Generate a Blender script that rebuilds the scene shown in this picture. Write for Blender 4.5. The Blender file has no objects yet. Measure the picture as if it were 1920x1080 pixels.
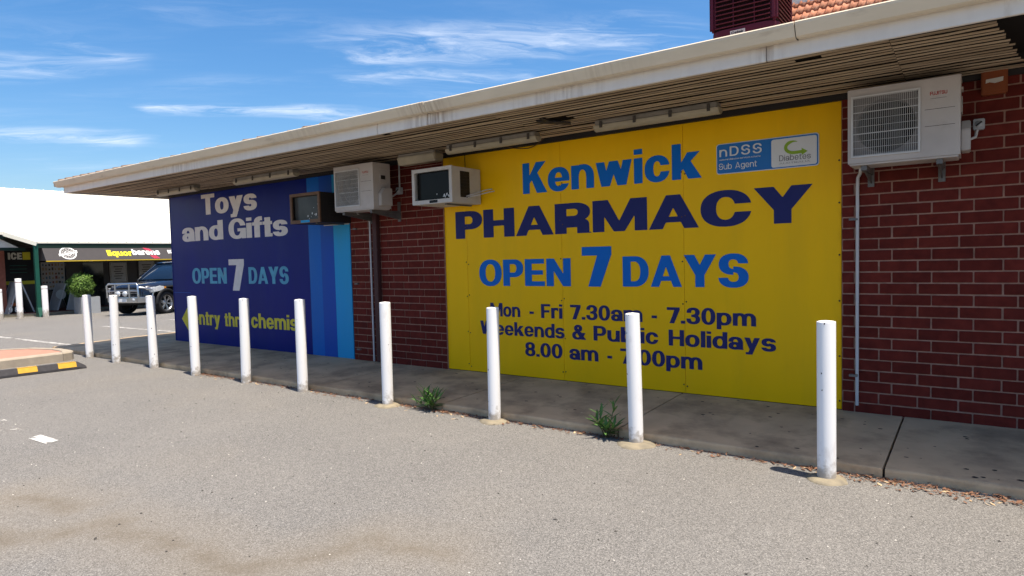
import bpy, bmesh, math, random
import numpy as np
from mathutils import Vector, Matrix
from mathutils.geometry import tessellate_polygon
random.seed(7)
R = math.radians
sc = bpy.context.scene
col = sc.collection

# ------------------------------------------------------------------ camera
cd = bpy.data.cameras.new('camera')
cam = bpy.data.objects.new('camera', cd); col.objects.link(cam); sc.camera = cam
cd.sensor_width = 36.0; cd.lens = 1218.706 / 1920 * 36.0
cd.clip_start = 0.05; cd.clip_end = 2000
YAW, PITCH, ROLL = 0.620185, -0.046773, -0.0251096
CAM = Vector((0.0, -5.72354, 1.37766))
fwd = Vector((-math.sin(YAW)*math.cos(PITCH), math.cos(YAW)*math.cos(PITCH), math.sin(PITCH)))
rgt = Vector((math.cos(YAW), math.sin(YAW), 0)); upv = rgt.cross(fwd)
r2 = rgt*math.cos(ROLL) + upv*math.sin(ROLL); u2 = -rgt*math.sin(ROLL) + upv*math.cos(ROLL)
M = Matrix(((r2.x, u2.x, -fwd.x), (r2.y, u2.y, -fwd.y), (r2.z, u2.z, -fwd.z))).to_4x4()
M.translation = CAM
cam.matrix_world = M

# ------------------------------------------------------------------ sky and sun
SUN = Vector((0.30, -0.055, 1.0)).normalized()
SUN_EL = math.asin(SUN.z); SUN_AZ = math.atan2(SUN.x, SUN.y)
w = bpy.data.worlds.new('World'); sc.world = w; w.use_nodes = True
nt = w.node_tree; nt.nodes.clear()
def N(nt, t, **kw):
    n = nt.nodes.new(t)
    for k, v in kw.items(): setattr(n, k, v)
    return n
def LK(nt, a, b): nt.links.new(a, b)
out = N(nt, 'ShaderNodeOutputWorld'); bg = N(nt, 'ShaderNodeBackground')
bg.inputs['Strength'].default_value = 0.095
sky = N(nt, 'ShaderNodeTexSky', sky_type='NISHITA', sun_disc=False)
sky.sun_elevation = SUN_EL; sky.sun_rotation = SUN_AZ
sky.air_density = 1.0; sky.dust_density = 1.7; sky.ozone_density = 3.0; sky.altitude = 30; SKY_SAT = 1.34
tc = N(nt, 'ShaderNodeTexCoord'); sep = N(nt, 'ShaderNodeSeparateXYZ'); LK(nt, tc.outputs['Generated'], sep.inputs[0])
zz = N(nt, 'ShaderNodeMath', operation='MAXIMUM'); LK(nt, sep.outputs['Z'], zz.inputs[0]); zz.inputs[1].default_value = 0.0
za = N(nt, 'ShaderNodeMath', operation='ADD'); LK(nt, zz.outputs[0], za.inputs[0]); za.inputs[1].default_value = 0.10
dv = N(nt, 'ShaderNodeVectorMath', operation='DIVIDE'); LK(nt, tc.outputs['Generated'], dv.inputs[0])
cmb = N(nt, 'ShaderNodeCombineXYZ')
for i in range(3): LK(nt, za.outputs[0], cmb.inputs[i])
LK(nt, cmb.outputs[0], dv.inputs[1])
mp0 = N(nt, 'ShaderNodeMapping'); LK(nt, dv.outputs[0], mp0.inputs[0]); mp0.inputs['Rotation'].default_value = (0, 0, R(-45))   # high cloud layer, wind along x after this turn
flat = N(nt, 'ShaderNodeVectorMath', operation='MULTIPLY'); LK(nt, mp0.outputs[0], flat.inputs[0]); flat.inputs[1].default_value = (1, 1, 0); PL = flat.outputs[0]
def wnoise(scale, vec, detail=8, rough=.6, dist=0.):
    m_ = N(nt, 'ShaderNodeMapping'); LK(nt, vec, m_.inputs[0]); m_.inputs['Scale'].default_value = scale
    n = N(nt, 'ShaderNodeTexNoise'); LK(nt, m_.outputs[0], n.inputs['Vector']); n.inputs['Scale'].default_value = 1.0; n.inputs['Detail'].default_value = detail; n.inputs['Roughness'].default_value = rough; n.inputs['Distortion'].default_value = dist; return n
def wrng(sk, a, b, c=0., d=1.):
    r = N(nt, 'ShaderNodeMapRange', interpolation_type='SMOOTHSTEP'); LK(nt, sk, r.inputs[0]); r.inputs[1].default_value = a; r.inputs[2].default_value = b; r.inputs[3].default_value = c; r.inputs[4].default_value = d; return r.outputs[0]
def wmath(op, a, b):
    m_ = N(nt, 'ShaderNodeMath', operation=op)
    for i, v in enumerate((a, b)):
        if isinstance(v, (int, float)): m_.inputs[i].default_value = v
        else: LK(nt, v, m_.inputs[i])
    return m_.outputs[0]
wv = wnoise((1.6, 3.5, 1), PL, 3); ws_ = N(nt, 'ShaderNodeVectorMath', operation='SUBTRACT'); LK(nt, wv.outputs['Color'], ws_.inputs[0]); ws_.inputs[1].default_value = (.5, .5, .5)
wk = N(nt, 'ShaderNodeVectorMath', operation='MULTIPLY'); LK(nt, ws_.outputs[0], wk.inputs[0]); wk.inputs[1].default_value = (.55, .22, 0)
wa = N(nt, 'ShaderNodeVectorMath', operation='ADD'); LK(nt, PL, wa.inputs[0]); LK(nt, wk.outputs[0], wa.inputs[1]); PW = wa.outputs[0]
def wseg(a, b):
    A = Vector((*a, 0)); D = Vector((*b, 0)) - A
    q = N(nt, 'ShaderNodeVectorMath', operation='SUBTRACT'); LK(nt, PW, q.inputs[0]); q.inputs[1].default_value = A
    d = N(nt, 'ShaderNodeVectorMath', operation='DOT_PRODUCT'); LK(nt, q.outputs[0], d.inputs[0]); d.inputs[1].default_value = D / D.length_squared
    cl = N(nt, 'ShaderNodeClamp'); LK(nt, d.outputs['Value'], cl.inputs[0])
    k = N(nt, 'ShaderNodeVectorMath', operation='SCALE'); k.inputs[0].default_value = D; LK(nt, cl.outputs[0], k.inputs['Scale'])
    e = N(nt, 'ShaderNodeVectorMath', operation='SUBTRACT'); LK(nt, q.outputs[0], e.inputs[0]); LK(nt, k.outputs[0], e.inputs[1])
    l = N(nt, 'ShaderNodeVectorMath', operation='LENGTH'); LK(nt, e.outputs[0], l.inputs[0]); return l.outputs['Value']
band = None
for a_, b_, w_, am in (((-.15, 2.42), (.78, 2.19), .26, .72), ((-.1, 2.68), (.5, 2.58), .13, .55), ((-1.05, 3.03), (.1, 3.18), .13, .78), ((-1.45, 2.56), (-1.0, 2.44), .2, .55), ((-1.9, 3.28), (-1.35, 3.47), .22, .7)):
    v_ = wrng(wseg(a_, b_), w_, 0., 0., am); band = v_ if band is None else wmath('MAXIMUM', band, v_)
fib = wrng(wnoise((1.8, 7, 1), PW, 8, .70, .5).outputs['Fac'], .36, .78)
thin = wrng(wnoise((.45, 1.7, 1), PL, 4, .6).outputs['Fac'], .44, .75, 0, .26)
cov = wmath('MAXIMUM', wmath('MULTIPLY', band, fib), wmath('MULTIPLY', thin, fib)); cov = wmath('MULTIPLY', cov, .95)
hs_ = N(nt, 'ShaderNodeHueSaturation'); LK(nt, sky.outputs[0], hs_.inputs['Color']); hs_.inputs['Saturation'].default_value = SKY_SAT
mx = N(nt, 'ShaderNodeMix', data_type='RGBA'); LK(nt, cov, mx.inputs['Factor'])
LK(nt, hs_.outputs[0], mx.inputs['A']); mx.inputs['B'].default_value = (6.4, 6.7, 7.2, 1)
LK(nt, mx.outputs['Result'], bg.inputs['Color']); LK(nt, bg.outputs[0], out.inputs[0])

sl = bpy.data.lights.new('sun', 'SUN'); sl.energy = 4.2; sl.angle = R(0.53); sl.color = (1.0, 0.90, 0.75)
so = bpy.data.objects.new('sun', sl); col.objects.link(so)
so.rotation_euler = (-SUN).to_track_quat('-Z', 'Y').to_euler(); so.location = (5, -5, 20)

vs = sc.view_settings
vs.view_transform = 'Standard'; vs.look = 'None'; vs.gamma = 1.0; vs.exposure = 1.0; vs.use_curve_mapping = False
sc.cycles.use_denoising = True
sc.cycles.max_bounces = 6; sc.cycles.diffuse_bounces = 3; sc.cycles.use_adaptive_sampling = True; sc.cycles.adaptive_threshold = 0.02

# ------------------------------------------------------------------ materials
MATS = {}
def mat(name, c, c2=None, rough=0.6, metal=0.0, scale=8.0, fac=0.5, bump=0.0, bscale=120.0, rnd=0.0, stretch=None, spec=0.2,
        dirt=None, dscale=1.5, dlo=0.5, dhi=0.75, coat=0.0, emis=None, detail=6):
    """principled with world-space noise blending c and c2, optional per-object variation, dirt blotches and fine relief"""
    m = bpy.data.materials.new(name); m.use_nodes = True; MATS[name] = m
    nt = m.node_tree; p = nt.nodes['Principled BSDF']
    p.inputs['Roughness'].default_value = rough; p.inputs['Metallic'].default_value = metal
    p.inputs['Specular IOR Level'].default_value = spec; p.inputs['Coat Weight'].default_value = coat
    geo = N(nt, 'ShaderNodeNewGeometry'); vec = geo.outputs['Position']
    if stretch:
        mp = N(nt, 'ShaderNodeMapping'); mp.inputs['Scale'].default_value = stretch; LK(nt, vec, mp.inputs[0]); svec = mp.outputs[0]
    else: svec = vec
    last = None
    if c2 is None: c2 = tuple(v*0.82 for v in c)
    nz = N(nt, 'ShaderNodeTexNoise'); LK(nt, svec, nz.inputs['Vector']); nz.inputs['Scale'].default_value = scale; nz.inputs['Detail'].default_value = detail
    mr = N(nt, 'ShaderNodeMapRange'); LK(nt, nz.outputs['Fac'], mr.inputs[0]); mr.inputs[1].default_value = 0.32; mr.inputs[2].default_value = 0.68
    mr.inputs[3].default_value = 0.5-fac/2 if fac < 1 else 0; mr.inputs[4].default_value = 0.5+fac/2 if fac < 1 else 1
    mx = N(nt, 'ShaderNodeMix', data_type='RGBA'); LK(nt, mr.outputs[0], mx.inputs['Factor'])
    mx.inputs['A'].default_value = (*c, 1); mx.inputs['B'].default_value = (*c2, 1); last = mx.outputs['Result']
    if dirt:
        nd = N(nt, 'ShaderNodeTexNoise'); LK(nt, svec, nd.inputs['Vector']); nd.inputs['Scale'].default_value = dscale; nd.inputs['Detail'].default_value = 7; nd.inputs['Roughness'].default_value = .65
        md = N(nt, 'ShaderNodeMapRange'); LK(nt, nd.outputs['Fac'], md.inputs[0]); md.inputs[1].default_value = dlo; md.inputs[2].default_value = dhi
        m2 = N(nt, 'ShaderNodeMix', data_type='RGBA'); LK(nt, md.outputs[0], m2.inputs['Factor']); LK(nt, last, m2.inputs['A']); m2.inputs['B'].default_value = (*dirt, 1); last = m2.outputs['Result']
    if rnd:
        oi = N(nt, 'ShaderNodeObjectInfo'); rr = N(nt, 'ShaderNodeMapRange'); LK(nt, oi.outputs['Random'], rr.inputs[0]); rr.inputs[3].default_value = 1-rnd; rr.inputs[4].default_value = 1+rnd
        hs = N(nt, 'ShaderNodeHueSaturation'); LK(nt, rr.outputs[0], hs.inputs['Value']); LK(nt, last, hs.inputs['Color']); last = hs.outputs[0]
    LK(nt, last, p.inputs['Base Color'])
    m['last'] = 0
    if emis:
        p.inputs['Emission Color'].default_value = (*emis[0], 1); p.inputs['Emission Strength'].default_value = emis[1]
    if bump:
        nb = N(nt, 'ShaderNodeTexNoise'); LK(nt, vec, nb.inputs['Vector']); nb.inputs['Scale'].default_value = bscale; nb.inputs['Detail'].default_value = 4
        bp = N(nt, 'ShaderNodeBump'); bp.inputs['Strength'].default_value = bump; bp.inputs['Distance'].default_value = 0.004; LK(nt, nb.outputs['Fac'], bp.inputs['Height']); LK(nt, bp.outputs[0], p.inputs['Normal'])
    return m

mat('brick', (0.105, 0.016, 0.012), (0.150, 0.024, 0.017), 0.62, scale=14, fac=1, bump=0.5, bscale=160, rnd=0.15, dirt=(0.085, 0.015, 0.012), dscale=2.6, spec=.06)
mat('mortar', (0.40, 0.225, 0.165), (0.27, 0.15, 0.11), 0.9, scale=20, fac=1, bump=0.4)
mat('wall_dark', (0.06, 0.025, 0.022), None, 0.9)
mat('yellow_board', (0.97, 0.535, 0.004), (0.93, 0.51, 0.004), 0.36, rnd=.025, scale=3, fac=0.9, dirt=(0.82, 0.47, 0.010), dscale=2.2, dlo=.52, dhi=.85, stretch=(1, 1, .16), spec=.12)
mat('blue_board', (0.0025, 0.012, 0.175), (0.004, 0.014, 0.150), 0.4, scale=2, fac=1, dirt=(0.014, 0.030, 0.165), dscale=1.6, dlo=.5, dhi=.85, stretch=(1, 1, .3), spec=.12)
mat('stripe_mid', (0.006, 0.125, 0.50), (0.010, 0.135, 0.46), 0.4, scale=3, fac=1, stretch=(1, 1, .2), dirt=(0.05, .16, .42), dscale=3, dlo=.6, dhi=.9, spec=.12)
mat('stripe_blue', (0.010, 0.075, 0.40), (0.014, 0.085, 0.37), 0.4, scale=3, fac=1, stretch=(1, 1, .2), spec=.12)
mat('stripe_light', (0.018, 0.31, 0.64), (0.025, 0.32, 0.60), 0.42, scale=3, fac=1, stretch=(1, 1, .2), dirt=(.06, .24, .46), dscale=3, dlo=.6, dhi=.9, spec=.12)
mat('letter_navy', (0.018, 0.022, 0.125), (0.024, 0.028, 0.13), 0.35, spec=.12)
mat('letter_blue', (0.003, 0.13, 0.52), (0.005, 0.145, 0.52), 0.35, spec=.12)
mat('letter_white', (0.76, 0.71, 0.67), (0.68, 0.63, 0.60), 0.5, scale=12, fac=1, spec=.12)
mat('letter_teal', (0.11, 0.42, 0.58), (0.09, 0.32, 0.46), 0.5, scale=10, fac=1, dirt=(.20, .33, .40), dscale=6, dlo=.55, dhi=.75)
mat('letter_yellow', (0.78, 0.62, 0.05), (0.68, 0.54, 0.05), 0.5, scale=10, fac=1)
mat('gutter_paint', (0.70, 0.60, 0.45), (0.64, 0.55, 0.41), 0.45, scale=3, fac=1, dirt=(0.36, 0.27, 0.19), dscale=2.2, dlo=.6, dhi=.86, stretch=(1, 1, 4))
mat('fascia_paint', (0.76, 0.69, 0.60), (0.71, 0.64, 0.56), 0.5, scale=4, fac=1, dirt=(0.50, 0.41, 0.31), dscale=3.0, dlo=.62, dhi=.85, stretch=(4, 4, .6))
mat('slat', (0.52, 0.41, 0.28), (0.38, 0.28, 0.18), 0.75, scale=5, fac=1, bump=.3, bscale=90, rnd=0.16, stretch=(.35, 3, 3), dirt=(0.15, 0.10, 0.065), dscale=1.6, dlo=.52, dhi=.8)
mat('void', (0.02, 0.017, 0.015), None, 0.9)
mat('tile', (0.50, 0.205, 0.115), (0.42, 0.16, 0.085), 0.75, scale=18, fac=1, bump=.4, rnd=0.14, dirt=(0.52, 0.30, 0.20), dscale=5)
mat('tile_old', (0.36, 0.24, 0.17), (0.26, 0.165, 0.115), 0.85, scale=9, fac=1, bump=.5, rnd=0.18)
mat('concrete_path', (0.60, 0.435, 0.265), (0.47, 0.34, 0.21), 0.85, scale=3.5, fac=1, bump=.5, bscale=60, rnd=.05, dirt=(0.27, 0.197, 0.125), dscale=2.3, dlo=.46, dhi=.70, detail=9, spec=.08)
mat('concrete_kerb', (0.38, 0.325, 0.255), (0.31, 0.265, 0.21), 0.88, scale=9, fac=1, bump=.5, bscale=70, dirt=(0.28, 0.235, 0.19), dscale=2.5)
mat('footing', (0.29, 0.245, 0.17), (0.19, 0.165, 0.125), 0.9, scale=14, fac=1, bump=.7, bscale=60)
mat('island_paving', (0.43, 0.215, 0.155), (0.38, 0.19, 0.14), 0.85, scale=10, fac=1, bump=.4)
mat('joint_dirt', (0.045, 0.038, 0.032), None, 0.95)
mat('bollard_paint', (0.88, 0.865, 0.845), (0.84, 0.825, 0.81), 0.42, scale=3, fac=1, dirt=(0.50, 0.455, 0.42), dscale=5.0, dlo=.60, dhi=.80, stretch=(1, 1, .35))
mat('chip', (0.05, 0.045, 0.045), None, 0.8)
mat('ac_case', (0.52, 0.465, 0.425), (0.46, 0.41, 0.375), 0.45, scale=5, fac=1, dirt=(.36, .31, .28), dscale=3, dlo=.58, dhi=.85)
mat('ac_cream', (0.60, 0.565, 0.53), (0.52, 0.485, 0.45), 0.5, scale=6, fac=1, dirt=(.36, .29, .22), dscale=4, dlo=.6, dhi=.82)
mat('ac_brown', (0.17, 0.095, 0.055), (0.13, 0.07, 0.04), 0.5, scale=(6), fac=1, stretch=(1, 1, 5))
mat('ac_dark', (0.030, 0.026, 0.024), None, 0.55)
mat('shroud', (0.20, 0.175, 0.165), None, .6)
mat('fan_dark', (0.010, 0.009, 0.009), None, 0.5)
mat('grille_wire', (0.62, 0.60, 0.58), None, 0.45)
mat('coil', (0.030, 0.026, 0.025), (0.045, .038, .036), 0.45, metal=.3, scale=60, fac=1, stretch=(4, 4, .2))
mat('dusty_glass', (0.05, 0.05, 0.047), (0.085, 0.083, 0.078), 0.22, scale=4, fac=1)
mat('dark_glass', (0.018, 0.017, 0.016), None, 0.10, spec=.10)
mat('flake', (0.75, 0.74, 0.72), None, .6)
mat('bracket', (0.20, 0.19, 0.18), (0.13, .12, .115), 0.55, metal=.5)
mat('pvc', (0.58, 0.56, 0.55), (0.50, .48, .47), 0.5)
mat('downpipe_paint', (0.075, 0.03, 0.028), (0.06, .026, .025), 0.5)
mat('switch_grey', (0.46, 0.46, 0.47), (0.40, .40, .41), 0.5)
mat('orange_box', (0.27, 0.072, 0.022), (0.21, .055, .02), 0.5)
mat('label_white', (0.62, 0.58, 0.52), None, .7)
mat('fuji_red', (0.45, 0.035, 0.03), None, .5)
mat('ndss_blue', (0.02, 0.15, 0.46), (0.025, .165, .46), 0.3)
mat('ndss_rim', (0.015, 0.09, 0.33), None, 0.3)
mat('ndss_white', (0.72, 0.71, 0.70), (0.67, .66, .65), 0.35)
mat('ndss_green', (0.27, 0.42, 0.03), (0.25, .38, .03), .4)
mat('ndss_grey', (0.20, 0.19, 0.19), None, .5)
mat('tube_diffuser', (0.42, 0.365, 0.26), (0.34, .295, .21), 0.3, scale=6, fac=1, dirt=(.30, .25, .17), dscale=5, dlo=.58, dhi=.8)
mat('batten_body', (0.27, 0.24, 0.20), (0.20, .18, .145), 0.6, scale=8, fac=1)
mat('clip', (0.075, 0.065, 0.055), None, .6)
mat('cooler', (0.085, 0.010, 0.024), (0.072, .010, .022), 0.5, scale=5, fac=1)
mat('cooler_dark', (0.016, 0.004, 0.006), None, .7)
mat('wire', (0.02, 0.018, 0.016), None, .6)
mat('wire_brown', (0.12, 0.06, 0.03), None, .6)
mat('rubber', (0.040, 0.038, 0.042), (0.055, .052, .056), 0.75, scale=20, fac=1, bump=.3)
mat('stop_yellow', (0.56, 0.32, 0.025), (0.45, .26, .03), 0.55, scale=14, fac=1)
mat('road_paint', (0.56, 0.545, 0.52), (0.48, .47, .445), .7, scale=20, fac=1)
mat('leaf', (0.11, 0.225, 0.055), (0.075, .165, .042), 0.4, scale=30, fac=1, rnd=.25)
mat('stem', (0.11, 0.10, 0.045), None, .7)
mat('litter', (0.23, 0.115, 0.068), (0.13, .07, .045), 0.85, scale=40, fac=1)
mat('litter_pale', (0.55, 0.42, 0.27), (0.42, .28, .16), 0.85, scale=40, fac=1)
mat('debris', (0.06, 0.055, 0.05), None, .9)
mat('gravel_pale', (0.62, .58, .52), None, .9)
mat('shop_roof', (0.80, 0.77, 0.66), (0.76, .73, .62), 0.55, scale=2, fac=1)
mat('shop_fascia', (0.012, 0.030, 0.022), None, .5)
mat('shop_green', (0.012, 0.085, 0.06), (0.015, .07, .05), .45)
mat('shop_white', (0.62, 0.60, 0.55), None, .6)
mat('shop_wall', (0.075, 0.068, 0.066), (0.06, .054, .052), .8)
mat('shop_brick', (0.24, 0.085, 0.058), (0.19, .066, .046), .8, scale=10, fac=1, rnd=.2)
mat('awning', (0.060, 0.054, 0.055), (0.05, .045, .046), .7)
mat('awning_yellow', (0.62, 0.42, 0.03), None, .5)
mat('sign_yellow', (0.85, 0.72, 0.03), None, .5)
mat('sign_white', (0.82, 0.81, 0.79), None, .5)
mat('sign_red', (0.50, 0.035, 0.08), None, .5)
mat('sign_black', (0.012, 0.012, 0.013), None, .35)
mat('ice_text', (0.55, 0.53, 0.46), None, .5)
mat('ice_yellow', (0.52, 0.45, 0.03), None, .5)
mat('shop_glass', (0.018, 0.018, 0.020), None, .08, spec=.8)
mat('poster', (0.36, 0.34, 0.33), (0.28, .27, .26), .6)
mat('poster_red', (0.22, .07, .05), None, .6); mat('poster_blue', (0.10, .14, .20), None, .6); mat('poster_tan', (0.30, .20, .11), None, .6)
mat('paving_red', (0.19, 0.055, 0.040), (0.15, .045, .034), .85)
mat('planter_grey', (0.33, 0.345, 0.36), (0.29, .30, .315), .7)
mat('bush', (0.15, 0.25, 0.045), (0.085, .155, .03), .5, scale=12, fac=1)
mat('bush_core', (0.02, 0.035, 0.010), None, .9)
mat('bark', (0.10, .07, .045), None, .9)
mat('car_paint', (0.008, 0.012, 0.025), None, .25, coat=1.0)
mat('car_black', (0.012, 0.012, 0.013), None, .6)
mat('car_glass', (0.008, 0.02, 0.045), None, .05, spec=.3)
mat('chrome', (0.62, 0.62, 0.62), None, .28, metal=1.0)
mat('alloy', (0.45, 0.45, 0.46), None, .35, metal=.9)
mat('tyre', (0.022, 0.021, 0.021), None, .85)
mat('lamp_glass', (0.75, 0.77, 0.78), (.5, .52, .54), .12, metal=.4, scale=30, fac=1)
mat('amber', (0.6, .22, .02), None, .2)
mat('aframe_green', (0.02, .10, .075), None, .5); mat('aframe_pale', (0.34, .37, .36), None, .5)

def add_streaks(m, xs, colr, width, zbot=None):
    """rust runs below the open gutter joints (world x positions xs)"""
    nt = m.node_tree; p = nt.nodes['Principled BSDF']; src = p.inputs['Base Color'].links[0].from_socket
    geo = N(nt, 'ShaderNodeNewGeometry'); sp = N(nt, 'ShaderNodeSeparateXYZ'); LK(nt, geo.outputs['Position'], sp.inputs[0])
    mp = N(nt, 'ShaderNodeMapping'); mp.inputs['Scale'].default_value = (22, 1, 2.0); LK(nt, geo.outputs['Position'], mp.inputs[0])
    nz = N(nt, 'ShaderNodeTexNoise'); nz.inputs['Scale'].default_value = 1.6; nz.inputs['Detail'].default_value = 5; LK(nt, mp.outputs[0], nz.inputs['Vector'])
    tot = None
    for x0, wd, amt in xs:
        a = N(nt, 'ShaderNodeMath', operation='SUBTRACT'); LK(nt, sp.outputs['X'], a.inputs[0]); a.inputs[1].default_value = x0
        b = N(nt, 'ShaderNodeMath', operation='ABSOLUTE'); LK(nt, a.outputs[0], b.inputs[0])
        c = N(nt, 'ShaderNodeMapRange'); LK(nt, b.outputs[0], c.inputs[0]); c.inputs[1].default_value = wd; c.inputs[2].default_value = 0; c.inputs[3].default_value = 0; c.inputs[4].default_value = amt
        if tot is None: tot = c.outputs[0]
        else:
            d = N(nt, 'ShaderNodeMath', operation='MAXIMUM'); LK(nt, tot, d.inputs[0]); LK(nt, c.outputs[0], d.inputs[1]); tot = d.outputs[0]
    e = N(nt, 'ShaderNodeMapRange'); LK(nt, nz.outputs['Fac'], e.inputs[0]); e.inputs[1].default_value = .42; e.inputs[2].default_value = .66
    f = N(nt, 'ShaderNodeMath', operation='MULTIPLY'); LK(nt, tot, f.inputs[0]); LK(nt, e.outputs[0], f.inputs[1])
    mx = N(nt, 'ShaderNodeMix', data_type='RGBA'); LK(nt, f.outputs[0], mx.inputs['Factor']); LK(nt, src, mx.inputs['A']); mx.inputs['B'].default_value = (*colr, 1)
    LK(nt, mx.outputs['Result'], p.inputs['Base Color'])
add_streaks(MATS['fascia_paint'], [(-3.93, .34, .9), (-1.08, .12, .5), (-8.2, .8, .35), (-2.6, .5, .35)], (0.20, 0.105, 0.045), 1)
def base_grime(m, z1, colr):
    """splashed dirt on the foot of the posts"""
    nt = m.node_tree; p = nt.nodes['Principled BSDF']; src = p.inputs['Base Color'].links[0].from_socket
    geo = N(nt, 'ShaderNodeNewGeometry'); sp = N(nt, 'ShaderNodeSeparateXYZ'); LK(nt, geo.outputs['Position'], sp.inputs[0])
    nz = N(nt, 'ShaderNodeTexNoise'); nz.inputs['Scale'].default_value = 22; nz.inputs['Detail'].default_value = 6; LK(nt, geo.outputs['Position'], nz.inputs['Vector'])
    a = N(nt, 'ShaderNodeMapRange'); LK(nt, sp.outputs['Z'], a.inputs[0]); a.inputs[1].default_value = z1; a.inputs[2].default_value = 0; a.inputs[3].default_value = -.25; a.inputs[4].default_value = .35
    b = N(nt, 'ShaderNodeMath', operation='ADD'); LK(nt, a.outputs[0], b.inputs[0]); LK(nt, nz.outputs['Fac'], b.inputs[1])
    c = N(nt, 'ShaderNodeMapRange'); LK(nt, b.outputs[0], c.inputs[0]); c.inputs[1].default_value = .52; c.inputs[2].default_value = .80; c.inputs[4].default_value = .8
    mx = N(nt, 'ShaderNodeMix', data_type='RGBA'); LK(nt, c.outputs[0], mx.inputs['Factor']); LK(nt, src, mx.inputs['A']); mx.inputs['B'].default_value = (*colr, 1); LK(nt, mx.outputs['Result'], p.inputs['Base Color'])
base_grime(MATS['bollard_paint'], .22, (.30, .25, .19))
add_streaks(MATS['gutter_paint'], [(-3.91, .4, .6), (-2.2, .5, .22), (-5.6, .7, .22)], (0.27, 0.17, 0.10), 1)

def asphalt_material():
    m = bpy.data.materials.new('asphalt'); m.use_nodes = True; MATS['asphalt'] = m
    nt = m.node_tree; p = nt.nodes['Principled BSDF']; p.inputs['Roughness'].default_value = .92; p.inputs['Specular IOR Level'].default_value = .25
    geo = N(nt, 'ShaderNodeNewGeometry'); P = geo.outputs['Position']
    def noise(scale, detail=5, rough=.5):
        n = N(nt, 'ShaderNodeTexNoise'); LK(nt, P, n.inputs['Vector']); n.inputs['Scale'].default_value = scale; n.inputs['Detail'].default_value = detail; n.inputs['Roughness'].default_value = rough; return n
    def rng(s, a, b, c=0., d=1.):
        r = N(nt, 'ShaderNodeMapRange'); LK(nt, s, r.inputs[0]); r.inputs[1].default_value = a; r.inputs[2].default_value = b; r.inputs[3].default_value = c; r.inputs[4].default_value = d; return r.outputs[0]
    def mix(f, a, b):
        x = N(nt, 'ShaderNodeMix', data_type='RGBA')
        LK(nt, f, x.inputs['Factor'])
        for k, v in (('A', a), ('B', b)):
            if isinstance(v, tuple): x.inputs[k].default_value = (*v, 1)
            else: LK(nt, v, x.inputs[k])
        return x.outputs['Result']
    c = mix(rng(noise(.9, 6, .6).outputs['Fac'], .35, .65), (.166, .158, .148), (.141, .136, .130))
    c = mix(rng(noise(.55, 4).outputs['Fac'], .52, .78, 0, .55), c, (.205, .180, .145))
    c = mix(rng(noise(.23, 3).outputs['Fac'], .45, .70, 0, .4), c, (.150, .139, .128))
    c = mix(rng(noise(3.1, 7, .7).outputs['Fac'], .60, .74, 0, .35), c, (.128, .117, .105))
    c = mix(rng(noise(7.5, 2).outputs['Fac'], .74, .80, 0, .5), c, (.06, .056, .052))
    # stone chips of the worn seal
    vo = N(nt, 'ShaderNodeTexVoronoi'); LK(nt, P, vo.inputs['Vector']); vo.inputs['Scale'].default_value = 210
    spx = N(nt, 'ShaderNodeSeparateColor'); LK(nt, vo.outputs['Color'], spx.inputs[0])
    c = mix(rng(spx.outputs[0], .10, 1.0, .0, .74), c, mix(rng(spx.outputs[1], .35, .65), (.058, .056, .054), (.325, .31, .292)))
    c = mix(rng(noise(260, 2).outputs['Fac'], .60, .72, 0, .6), c, (.07, .066, .062))
    # silt left where water dries: the trail follows these points on the ground
    pn = noise(1.7, 5, .6); sub = N(nt, 'ShaderNodeVectorMath', operation='SUBTRACT'); LK(nt, pn.outputs['Color'], sub.inputs[0]); sub.inputs[1].default_value = (.5, .5, .5)
    scl = N(nt, 'ShaderNodeVectorMath', operation='SCALE'); LK(nt, sub.outputs[0], scl.inputs[0]); scl.inputs['Scale'].default_value = .42
    add = N(nt, 'ShaderNodeVectorMath', operation='ADD'); LK(nt, P, add.inputs[0]); LK(nt, scl.outputs[0], add.inputs[1])
    fl = N(nt, 'ShaderNodeVectorMath', operation='MULTIPLY'); LK(nt, add.outputs[0], fl.inputs[0]); fl.inputs[1].default_value = (1, 1, 0); PP = fl.outputs[0]
    def seg(a, b):
        A = Vector((*a, 0)); D = Vector((*b, 0)) - A
        s = N(nt, 'ShaderNodeVectorMath', operation='SUBTRACT'); LK(nt, PP, s.inputs[0]); s.inputs[1].default_value = A
        d = N(nt, 'ShaderNodeVectorMath', operation='DOT_PRODUCT'); LK(nt, s.outputs[0], d.inputs[0]); d.inputs[1].default_value = D / D.length_squared
        cl = N(nt, 'ShaderNodeClamp'); LK(nt, d.outputs['Value'], cl.inputs[0])
        k = N(nt, 'ShaderNodeVectorMath', operation='SCALE'); k.inputs[0].default_value = D; LK(nt, cl.outputs[0], k.inputs['Scale'])
        e = N(nt, 'ShaderNodeVectorMath', operation='SUBTRACT'); LK(nt, s.outputs[0], e.inputs[0]); LK(nt, k.outputs[0], e.inputs[1])
        l = N(nt, 'ShaderNodeVectorMath', operation='LENGTH'); LK(nt, e.outputs[0], l.inputs[0]); return l.outputs['Value']
    pts = [(-5.2, -4.85), (-4.0, -4.58), (-3.82, -4.2), (-3.42, -4.2), (-3.1, -4.16), (-2.68, -4.16), (-2.5, -3.95), (-2.4, -3.6), (-2.0, -3.5)]
    dm = None
    for a, b in list(zip(pts, pts[1:])) + [((-4.7, -4.35), (-4.25, -4.22))]:
        l = seg(a, b)
        if dm is None: dm = l
        else:
            mn = N(nt, 'ShaderNodeMath', operation='MINIMUM'); LK(nt, dm, mn.inputs[0]); LK(nt, l, mn.inputs[1]); dm = mn.outputs[0]
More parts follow.
